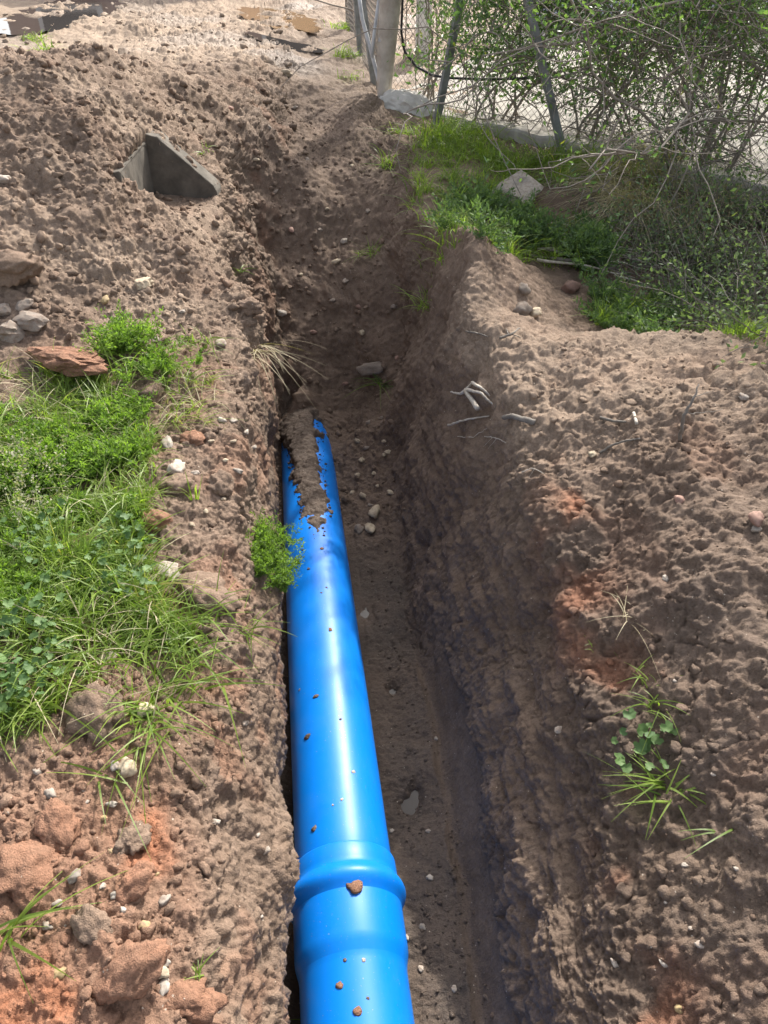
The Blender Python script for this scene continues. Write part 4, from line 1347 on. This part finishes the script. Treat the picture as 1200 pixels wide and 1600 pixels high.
def in_poly(pts, poly):
    x, y = pts[:, 0], pts[:, 1]
    ins = np.zeros(len(pts), bool)
    n = len(poly)
    for i in range(n):
        x0, y0 = poly[i]; x1, y1 = poly[(i + 1) % n]
        c = ((y0 > y) != (y1 > y)) & (x < (x1 - x0) * (y - y0) / (y1 - y0 + 1e-12) + x0)
        ins ^= c
    return ins


def area_points(px_poly, n, seed, mask=None):
    rr = np.random.default_rng(seed)
    poly = [tuple(hit(u, v)[0][:2]) for u, v in px_poly]
    pa = np.array(poly)
    lo, hi = pa.min(0), pa.max(0)
    out = np.zeros((0, 2))
    while len(out) < n:
        q = rr.uniform(lo, hi, (n * 3, 2))
        q = q[in_poly(q, poly)]
        if mask is not None:
            q3 = np.concatenate([q, np.zeros((len(q), 1))], 1)
            q = q[perlin(q3, mask, seed % 90) * 1.3 + .28 > rr.random(len(q)) * .7]
        out = np.concatenate([out, q])
    out = out[:n]
    return np.array([drop(x, y)[0][:] for x, y in out])


def rnd(a, b, n): return RNG.uniform(a, b, n)


def grass_field(name, px_poly, n, seed, L=(.06, .2), W=(.003, .007), lean=(.1, .8), curl=(.1, .8), mat='grass', label='', mask=4.0, tmax=1.0, tmin=0.0, az=None):
    base = area_points(px_poly, n, seed, mask)
    base[:, 2] -= .004
    clump = perlin(base, 9, seed % 60)
    l = rnd(*L, n) * np.clip(.8 + .8 * clump, .4, 1.3)
    a = rnd(0, 6.283, n) if az is None else RNG.normal(az[0], az[1], n)
    tn = np.clip(rnd(tmin, tmax, n) * .75 + .25 * (clump + .5), 0, 1)
    V, Q, T = blades(base, a, rnd(*lean, n), l, rnd(*W, n), rnd(*curl, n), tn)
    o = mesh_np(name, V, Q, M[mat], attrs={'tint': ('FLOAT', T)})
    tag(o, label, 'grass', kind='stuff')
    return o


LEFT = [(-260, 600), (0, 588), (70, 582), (150, 592), (205, 622), (236, 690), (250, 760), (222, 830), (236, 900), (255, 950), (300, 985), (315, 1040), (300, 1075), (255, 1095), (240, 1140), (200, 1110), (130, 1070), (90, 1120), (0, 1160), (-260, 1200)]
grass_field('grass', LEFT, 12000, 31, (.05, .14), (.002, .005), (.1, .9), (.15, .9), label='bright green grass covering the left bank', mask=5)
grass_field('grass', LEFT, 2200, 32, (.10, .21), (.0035, .007), (.1, .7), (.4, 1.0), label='long arching grass blades over the left grass', mask=3, tmin=.3)
grass_field('dry_grass', LEFT, 900, 33, (.08, .2), (.002, .004), (.4, 1.2), (.2, .8), 'straw', 'dry straw blades mixed into the left grass', mask=5)
grass_field('grass', [(632, 212), (700, 195), (770, 230), (830, 290), (822, 330), (840, 395), (770, 392), (690, 415), (650, 380), (636, 300)], 3400, 34, (.08, .22), (.003, .006), (.1, .8), (.2, .9), label='soft shaded grass on the bank right of the gully', mask=5)
grass_field('grass', [(700, 190), (820, 235), (930, 262), (940, 300), (850, 292), (760, 262)], 1200, 35, (.10, .26), (.003, .007), (.1, .7), (.2, .9), label='grass along the foot of the chain-link fence', mask=4)
grass_field('grass', [(820, 350), (930, 345), (945, 420), (900, 440), (840, 410)], 900, 36, (.08, .2), (.003, .006), (.1, .7), (.2, .7), label='grass behind the peaked mound', mask=5)
grass_field('grass', [(925, 455), (1060, 490), (1200, 530), (1200, 545), (1000, 520), (930, 510)], 900, 37, (.08, .2), (.003, .006), (.1, .7), (.2, .7), label='grass just behind the crest of the right bank', mask=5)
grass_field('dry_grass', [(930, 270), (1010, 235), (1130, 260), (1150, 330), (1090, 390), (980, 350)], 2600, 38, (.25, .58), (.002, .0045), (.3, 1.0), (.5, 1.2), 'straw', 'long dry grass drooping over the bank under the shrubs', mask=3, az=(-2.3, .7))
grass_field('grass', [(940, 270), (1010, 240), (1130, 260), (1150, 330), (1000, 340)], 260, 39, (.25, .5), (.004, .008), (.2, .7), (.4, 1.0), label='green blades among the long dry grass', mask=3, az=(-2.0, .9))


# feathery weeds: small divided leaves on soft fronds
def fronds(base, n_per, size, spread, seed, droop=.25):
    rr = np.random.default_rng(seed)
    P_, D_, T_ = [], [], []
    for b in base:
        tn = rr.random() * .6
        for k in range(n_per):
            a = rr.uniform(0, 6.283)
            d = np.array([math.cos(a) * rr.uniform(.2, 1), math.sin(a) * rr.uniform(.2, 1), rr.uniform(.4, 1.2)])
            d /= np.linalg.norm(d)
            L = spread * rr.uniform(.5, 1.2)
            m_ = 13
            for j in range(m_):
                t = (j + 1.5) / (m_ + 1)
                p = b + d * L * t + np.array([0, 0, -droop * L * t * t])
                for sgn in (-1, 1):
                    sd = np.cross(d, [0, 0, 1]) * sgn
                    dd = d * .6 + sd * .9 + rr.normal(size=3) * .35
                    P_.append(p + rr.normal(size=3) * L * .035); D_.append(dd); T_.append(min(1, tn + rr.random() * .4))
    return np.array(P_), np.array(D_), np.array(T_)


def weed_field(px_poly, n, n_per, size, spread, seed, label, mask=4, mat='weed', asp=.38):
    base = area_points(px_poly, n, seed, mask)
    p, d_, t_ = fronds(base, n_per, size, spread, seed)
    o = leaf_cloud(p, d_, size, t_, M[mat], 'weeds', asp=asp)
    tag(o, label, 'weeds', kind='stuff')


weed_field([(-200, 610), (0, 600), (140, 598), (215, 640), (235, 720), (120, 760), (0, 800), (-200, 800)], 260, 6, .017, .12, 41, 'feathery bright green weeds in the upper part of the left grass', 4)
weed_field([(-200, 820), (60, 800), (180, 790), (230, 830), (200, 900), (0, 1000), (-200, 1000)], 130, 6, .015, .09, 42, 'feathery weeds in the middle of the left grass', 4)
weed_field([(700, 290), (830, 330), (935, 350), (940, 430), (860, 425), (760, 390), (690, 400)], 110, 6, .028, .22, 43, 'soft leafy weeds in the shade behind the peaked mound', 3, 'shade_weed')
weed_field([(925, 460), (1060, 485), (1060, 520), (930, 510)], 40, 6, .026, .18, 44, 'soft leafy weeds just behind the crest of the right bank', 4, 'shade_weed')


def mallow_field(px_poly, n, r, seed, label, hgt=(.03, .10), base=None, name='mallow_leaves', kind='stuff', cat='weeds'):
    rr = np.random.default_rng(seed)
    base = area_points(px_poly, n, seed, 5) if base is None else base
    V, T, tn, c = [], [], [], 0
    K = 14
    for b in base:
        for _ in range(rr.integers(1, 4)):
            R_ = r * rr.uniform(.6, 1.3)
            th = np.arange(K) / K * 6.283
            rad = R_ * (1 - .16 * (np.arange(K) % 2)) * np.where(np.arange(K) == 0, .35, 1)
            z = R_ * .25 + R_ * .10 * np.sin(th * 3.5)
            q = np.concatenate([[[0, 0, 0]], np.stack([np.cos(th) * rad, np.sin(th) * rad, z], 1)])
            e = Matrix.Rotation(rr.uniform(0, 6.28), 3, 'Z') @ Matrix.Rotation(rr.uniform(-.6, .6), 3, 'X') @ Matrix.Rotation(rr.uniform(-.6, .6), 3, 'Y') @ Matrix.Rotation(rr.uniform(0, 6.28), 3, 'Z')
            q = q @ np.array(e).T + b + np.array([rr.normal() * .03, rr.normal() * .03, rr.uniform(*hgt)])
            V.append(q); T.append(np.array([[0, 1 + j, 1 + (j + 1) % K] for j in range(K)]) + c); c += K + 1
            tn.append(np.full(K + 1, rr.random()))
    o = mesh_np(name, np.concatenate(V), np.concatenate(T), M['mallow'], attrs={'tint': ('FLOAT', np.concatenate(tn))})
    tag(o, label, cat, kind=kind)
    return o


mallow_field([(120, 820), (230, 840), (250, 930), (200, 980), (60, 1000), (-150, 1000), (-150, 860)], 190, .012, 51, 'crinkled round mallow leaves low in the left grass')
mallow_field([(-150, 990), (80, 980), (120, 1080), (0, 1130), (-150, 1130)], 110, .012, 52, 'round mallow leaves at the near side of the left grass')
# pale seed heads standing in the grass
sb = area_points([(10, 740), (110, 740), (130, 830), (40, 850), (-60, 830)], 60, 53, None)
rr_ = np.random.default_rng(5)
sp_, sd_ = [], []
for b in sb:
    d0 = np.array([rr_.normal() * .25, rr_.normal() * .25, 1])
    for j in range(16):
        sp_.append(b + d0 * (.10 + .10 * j / 16) + rr_.normal(size=3) * .006); sd_.append(rr_.normal(size=3))
tag(leaf_cloud(np.array(sp_), np.array(sd_), .010, rr_.random(len(sp_)), M['seed'], 'seed_heads', asp=.7), 'pale fluffy seed heads standing in the left grass', 'weeds', kind='stuff')


# single plants one can point at
def tuft(u, v, n, L, W, label, mat='grass', lean=(.2, 1.1), curl=(.3, 1.0), rad=.02, az=None, name='grass_tuft', cat='grass', group=None, lift=0, tint=(.25, .85)):
    p, nn = hit(u, v)
    base = np.array(p)[None] + RNG.normal(size=(n, 3)) * np.array([rad, rad, 0]) + np.array([0, 0, lift - .003])
    a = rnd(0, 6.283, n) if az is None else RNG.normal(az[0], az[1], n)
    V, Q, T = blades(base - np.array(p), a, rnd(*lean, n), rnd(*L, n), rnd(*W, n), rnd(*curl, n), rnd(*tint, n), 7)
    o = mesh_np(name, V, Q, M[mat], attrs={'tint': ('FLOAT', T)})
    o.location = p
    tag(o, label, cat, group)
    return o


def feather(u, v, n, n_per, size, spread, rad, label, seed, mat='weed', cat='weed', name='weed_plant', squash=1.0, lift=0.0, asp=.38):
    p, nn = hit(u, v)
    rr = np.random.default_rng(seed)
    base = rr.normal(size=(n, 3)) * np.array([rad, rad, rad * .35]) * squash + np.array([0, 0, lift])
    q, d_, t_ = fronds(base, n_per, size, spread, seed)
    o = leaf_cloud(q, d_, size, t_, M[mat], name, asp=asp)
    o.location = p
    tag(o, label, cat)
    return o


feather(402, 868, 70, 8, .013, .105, .055, 'bright feathery green plant hanging at the trench edge over the pipe', 61)
feather(428, 905, 30, 7, .012, .085, .035, 'lower lobe of feathery green leaves just right of the bright feathery plant', 62)
feather(188, 545, 24, 6, .017, .15, .05, 'grey-green feathery weed at the foot of the spoil heap', 63)
feather(240, 580, 22, 6, .016, .10, .07, 'low green weed between the feathery weed and the trench', 64)
tuft(205, 575, 60, (.10, .22), (.003, .006), 'grass clump growing beside the feathery weed under the heap', rad=.06)
tuft(270, 600, 50, (.06, .14), (.003, .005), 'small grass clump right of the dark clod between grass and trench', rad=.05)
tuft(305, 540, 45, (.06, .13), (.0025, .005), 'small bright grass tuft on the bare foot of the heap', rad=.045)
tuft(318, 598, 22, (.05, .10), (.0025, .004), 'thin yellowish grass tuft near the dry tuft at the trench edge', rad=.03, tint=(.7, .98))
tuft(285, 655, 60, (.08, .18), (.0025, .005), 'half dry grass tuft leaning toward the trench beyond the pale stones', rad=.05, az=(-.4, 1.0), tint=(.5, .98))
tuft(300, 630, 45, (.08, .16), (.002, .004), 'whitish dry grass wisp behind the half dry tuft', 'straw', rad=.05)
tuft(400, 548, 36, (.12, .26), (.002, .0038), 'dry straw tuft drooping over the trench edge beyond the pipe end', 'straw', az=(-1.0, .5), lean=(.6, 1.3), curl=(.5, 1.2), rad=.03)
tuft(255, 1085, 60, (.09, .20), (.0035, .0065), 'large arching grass tuft nearest the camera on the left bank', rad=.05)
tuft(235, 1120, 36, (.10, .24), (.004, .007), 'grass tuft spilling down in front of the nearest left tuft', rad=.03, az=(-1.4, .9))
tuft(310, 985, 60, (.08, .18), (.003, .006), 'grass tuft at the right corner of the left grass', rad=.05)
tuft(382, 985, 18, (.06, .14), (.003, .006), 'sparse grass tuft on the trench edge with blades reaching over the pipe', rad=.02, az=(-.3, .8))
tuft(8, 1468, 12, (.12, .22), (.004, .007), 'few grass blades at the left picture edge in the bottom soil', rad=.02, az=(.3, .7))
tuft(170, 1215, 9, (.10, .18), (.003, .005), 'few thin blades beside the round cream stone', rad=.03, az=(-.6, 1.2), lean=(.8, 1.3))
tuft(310, 1530, 10, (.03, .05), (.002, .004), 'tiny green sprout in the bottom left soil near the trench', rad=.01)
tuft(482, 1598, 9, (.07, .12), (.003, .005), 'small grass sprig at the bottom edge beside the near pipe', rad=.01, lean=(.0, .4))
tuft(300, 780, 7, (.07, .13), (.004, .006), 'short broad blade tuft on the bare strip left of the trench', rad=.008, lean=(0, .4), curl=(.1, .3))
tuft(1040, 1235, 26, (.08, .165), (.004, .007), 'largest green grass tuft on the right bank with long arching blades', rad=.02, az=(3.0, 1.0), lean=(.5, 1.3))
tuft(1062, 1225, 12, (.06, .12), (.004, .006), 'blades leaning right at the back of the largest right bank tuft', rad=.02, az=(.2, .9), lean=(.6, 1.3))
tuft(1030, 1110, 20, (.06, .13), (.003, .005), 'middle grass tuft on the right bank above the mallow weed', rad=.02)
tuft(1018, 1062, 16, (.05, .10), (.002, .005), 'dark thin grass tuft highest on the right bank', rad=.02)
tuft(1125, 1300, 3, (.05, .10), (.004, .006), 'few single blades hanging on the right bank below the large tuft', rad=.0015, az=(-2, .8), lean=(.8, 1.2))
tuft(1150, 1310, 1, (.10, .15), (.004, .006), 'bent bluish grass blade lying low on the right bank', rad=.015, az=(-2.4, .4), lean=(1.0, 1.3))
tuft(985, 965, 14, (.05, .12), (.002, .0035), 'bits of straw stuck in the right bank above the grass tufts', 'straw', rad=.03, name='straw_wisp', lean=(.9, 1.4))
tuft(935, 1008, 9, (.03, .05), (.0018, .003), 'tiny green sprout in the right wall left of the straw bits', rad=.02)
pm_, _ = hit(1010, 1165)
mallow_field(None, 0, .017, 71, 'grey-green mallow weed on the right bank between the grass tufts', (.01, .05), base=np.array([np.array(hit(u, v)[0]) for u, v in
             [(1000, 1140), (1020, 1150), (1005, 1165), (1030, 1170), (985, 1150), (1015, 1185), (990, 1190), (1040, 1150), (1025, 1190), (1000, 1175)]]), name='mallow_weed', kind=None, cat='weed')
tuft(583, 398, 40, (.08, .16), (.003, .005), 'small green tuft on the slope left of the gully', rad=.04)
tuft(668, 478, 40, (.10, .2), (.003, .005), 'drooping tuft on the near flank of the peaked mound', rad=.04)
tuft(600, 602, 40, (.10, .18), (.003, .005), 'dark drooping tuft below the smooth tan stone', rad=.03, lean=(.5, 1.2), tint=(0, .4))
tuft(607, 262, 34, (.14, .28), (.004, .007), 'green tuft in the dark notch at the top of the gully', rad=.04)
tuft(690, 225, 130, (.2, .42), (.005, .009), 'tall grass clump below the concrete footing', rad=.10, lean=(.1, .8))
tuft(640, 210, 40, (.12, .25), (.005, .009), 'leafy grass clump at the left end of the footing', rad=.06)
tuft(885, 262, 140, (.18, .40), (.005, .009), 'tall grass clump around the foot of the second grey post', rad=.12, lean=(.1, .8))
tuft(775, 260, 60, (.16, .30), (.004, .008), 'grass clump between the two tall clumps under the fence', rad=.08)
tuft(540, 88, 90, (.08, .18), (.005, .008), 'nearer grass patch at the foot of the wire along the track', rad=.07)
tuft(537, 45, 110, (.08, .18), (.006, .01), 'farther grass patch at the foot of the wire along the track', rad=.10)
tuft(545, 122, 50, (.06, .14), (.005, .008), 'small low weeds just left of the wooden post', rad=.08)
tuft(55, 64, 50, (.10, .2), (.006, .01), 'green grass tuft beside the wheel rut at top left', rad=.06)
tuft(75, 78, 30, (.06, .12), (.006, .01), 'smaller grass tuft just below the one beside the wheel rut', rad=.06)
tuft(370, 425, 18, (.04, .08), (.004, .006), 'tiny sprout on the heap edge above the trench', rad=.03)
tuft(320, 235, 14, (.04, .09), (.004, .007), 'tiny sprout on the heap right of the concrete wall', rad=.03)

# dark undergrowth of bramble below the shrubs
def bramble():
    rr = np.random.default_rng(9)
    base = area_points([(940, 330), (1060, 340), (1210, 330), (1300, 420), (1300, 560), (1200, 540), (1060, 515), (960, 460)], 800, 81, 3)
    P_, D_, T_ = [], [], []
    st = MB()
    for b in base:
        tw, _ = wander(b, rr.normal(size=3) * np.array([1, 1, .4]) + np.array([0, 0, .8]), rr.uniform(.25, .75), 6, .25, rr, .09)
        st.tube(tw, np.linspace(.003, .0012, len(tw)), 3, False)
        for j in range(22):
            P_.append(tw[rr.integers(1, len(tw))] + rr.normal(size=3) * .05); D_.append(rr.normal(size=3) + np.array([0, 0, .2])); T_.append(rr.random())
    o = leaf_cloud(np.array(P_), np.array(D_), .026, np.array(T_), M['scrub'], 'bramble_undergrowth', asp=.5)
    tag(o, 'dark leafy bramble undergrowth in the hollow at right', 'undergrowth', kind='stuff')
    s_ = st.build('bramble_stems', M['darktwig'])
    tag(s_, 'thin bramble stems tangled in the hollow at right', 'undergrowth', kind='stuff')


bramble()


# ------------------------------------------------------------------ branches and twigs
def branch_px(pts, r0, r1, mat, label, lift=.02, group=None, name='branch', forks=(), cat='branch', sub=8):
    """A branch through points of the ground in view, raised a little off it; pts are (u, v, lift)."""
    W = []
    for q in pts:
        p, n = hit(q[0], q[1])
        W.append(np.array(p + (CAM - p).normalized() * (q[2] if len(q) > 2 else lift)))
    o0 = W[0].copy()
    mb = MB()

    def run(Wp, a, b):
        Wp = np.array(Wp)
        t = np.linspace(0, len(Wp) - 1, max(4, sub * (len(Wp) - 1)))
        Pp = np.stack([np.interp(t, range(len(Wp)), Wp[:, k]) for k in range(3)], 1)
        Pp[1:-1] = (Pp[:-2] + Pp[1:-1] * 2 + Pp[2:]) / 4
        L = np.linalg.norm(Wp[-1] - Wp[0])
        Pp[1:] += RNG.normal(size=(len(Pp) - 1, 3)) * L * .006
        mb.tube(Pp - o0, np.linspace(a, b, len(Pp)), 7)
    run(W, r0, r1)
    for f in forks:
        Wf = []
        for q in f:
            p, n = hit(q[0], q[1])
            Wf.append(np.array(p + (CAM - p).normalized() * (q[2] if len(q) > 2 else lift)))
        run(Wf, r1 * .9, r1 * .35)
    o = mb.build(name, M[mat])
    o.location = o0
    tag(o, label, cat, group)
    return o


branch_px([(746, 638, .10), (727, 610, .10)], .011, .009, 'twig', 'bleached broken stick with thin forks above the pipe end, on the right wall',
          forks=[[(727, 611, .1), (718, 616, .1), (704, 612, .1)], [(728, 610, .1), (738, 597, .08)], [(730, 609, .1), (752, 614, .08), (770, 632, .03)], [(738, 598, .08), (752, 606, .06), (765, 618, .02)]])
branch_px([(700, 664, .05), (730, 655, .04), (765, 650, .02)], .005, .003, 'twig', 'thin pale twig lying across the right wall below the broken stick')
branch_px([(787, 652, .04), (800, 650, .04), (822, 656, .03), (836, 660, .01)], .010, .012, 'darktwig', 'short dark stick at the lip of the right bank beside the broken stick')
branch_px([(715, 682, .02), (738, 684, .03), (760, 670, .01)], .002, .001, 'twig', 'hair-thin root curving below the pale twig on the right wall', name='root', cat='root')
branch_px([(757, 682, .01), (775, 684, .02), (790, 692, .01)], .002, .0012, 'twig', 'fine forked rootlet on the upper right wall', name='root', cat='root', forks=[[(770, 683, .02), (755, 698, .01)], [(776, 685, .02), (762, 702, .01)]])
branch_px([(815, 738, .01), (832, 731, .02), (850, 740, .01)], .002, .0012, 'twig', 'fine white rootlet lower on the right wall', name='root', cat='root', forks=[[(835, 733, .02), (826, 746, .01)]])
branch_px([(1062, 690, .0), (1068, 650, .14), (1085, 620, .24), (1092, 600, .30)], .007, .002, 'darktwig', 'upright forked twig stuck in the sunlit top of the right bank', forks=[[(1070, 645, .15), (1100, 645, .12), (1130, 640, .05)], [(1085, 620, .24), (1110, 612, .22)]])
branch_px([(937, 708, .01), (955, 696, .02), (980, 688, .02), (1000, 685, .01)], .005, .003, 'darktwig', 'dark curved twig lying on the right bank')
branch_px([(938, 652, .01), (958, 658, .02), (978, 659, .01)], .006, .004, 'darktwig', 'flat piece of bark lying on the sunlit right bank', name='bark_piece', cat='bark')
branch_px([(990, 645, .01), (995, 662, .02)], .006, .006, 'twig', 'short pale stub of wood on the sunlit right bank', name='wood_stub', cat='wood')
branch_px([(728, 518, .02), (745, 520, .03), (762, 526, .02)], .004, .003, 'darktwig', 'small dark twig on the lip of the mound')
branch_px([(780, 528, .02), (800, 522, .05), (812, 512, .06)], .006, .003, 'darktwig', 'dark twiggy scrap on the mound below the pair of stones', forks=[[(795, 523, .05), (790, 512, .05)], [(800, 522, .05), (815, 528, .02)]])

rr_ = np.random.default_rng(14)
for k in range(16):
    v0 = 342 + k * 4.2 + rr_.normal() * 3
    u0 = 805 + rr_.uniform(0, 60)
    u1 = u0 + rr_.uniform(110, 200)
    dv = rr_.uniform(5, 45)
    branch_px([(u0, v0, .04 + .01 * (k % 4)), ((u0 + u1) / 2, v0 + dv * .35, .07 + .01 * (k % 4)), (u1, v0 + dv, .04)], rr_.uniform(.006, .012), .003, 'darktwig' if k % 3 else 'twig',
              f"{['topmost', 'second', 'third', 'fourth', 'fifth', 'sixth', 'seventh', 'eighth', 'ninth', 'tenth', 'eleventh', 'twelfth', 'thirteenth', 'fourteenth', 'fifteenth', 'nearest'][k]} grey cut branch, counted from the whitish rock toward the mound", group='cut branches in the pile', name='cut_branch', sub=5)
long_ = [([(975, 402, .06), (1010, 410, .09), (1045, 422, .08), (1070, 418, .05)], 'pale thin branch lying over the brambles, farthest of the loose ones'),
         ([(1085, 435, .06), (1110, 455, .08), (1125, 490, .06), (1150, 498, .03)], 'pale hooked branch hanging down in the hollow'),
         ([(1070, 430, .06), (1100, 450, .09), (1118, 480, .05)], 'pale branch just left of the hooked branch in the hollow'),
         ([(1080, 432, .06), (1130, 450, .09), (1180, 490, .06)], 'pale branch slanting right above the hooked branch'),
         ([(950, 385, .06), (1000, 400, .09), (1060, 428, .06)], 'long grey branch reaching from the pile over the brambles'),
         ([(1040, 470, .06), (1085, 455, .10), (1100, 440, .06)], 'short pale branch crossing the hollow'),
         ([(1000, 380, .05), (1060, 385, .1), (1120, 410, .06)], 'grey branch below the long dry grass'),
         ([(960, 430, .05), (1000, 440, .08), (1030, 460, .04)], 'thin branch low in the brambles behind the weeds')]
for pts, lab in long_:
    branch_px(pts, .006, .002, 'twig', lab, group='loose branches over the brambles', sub=6)
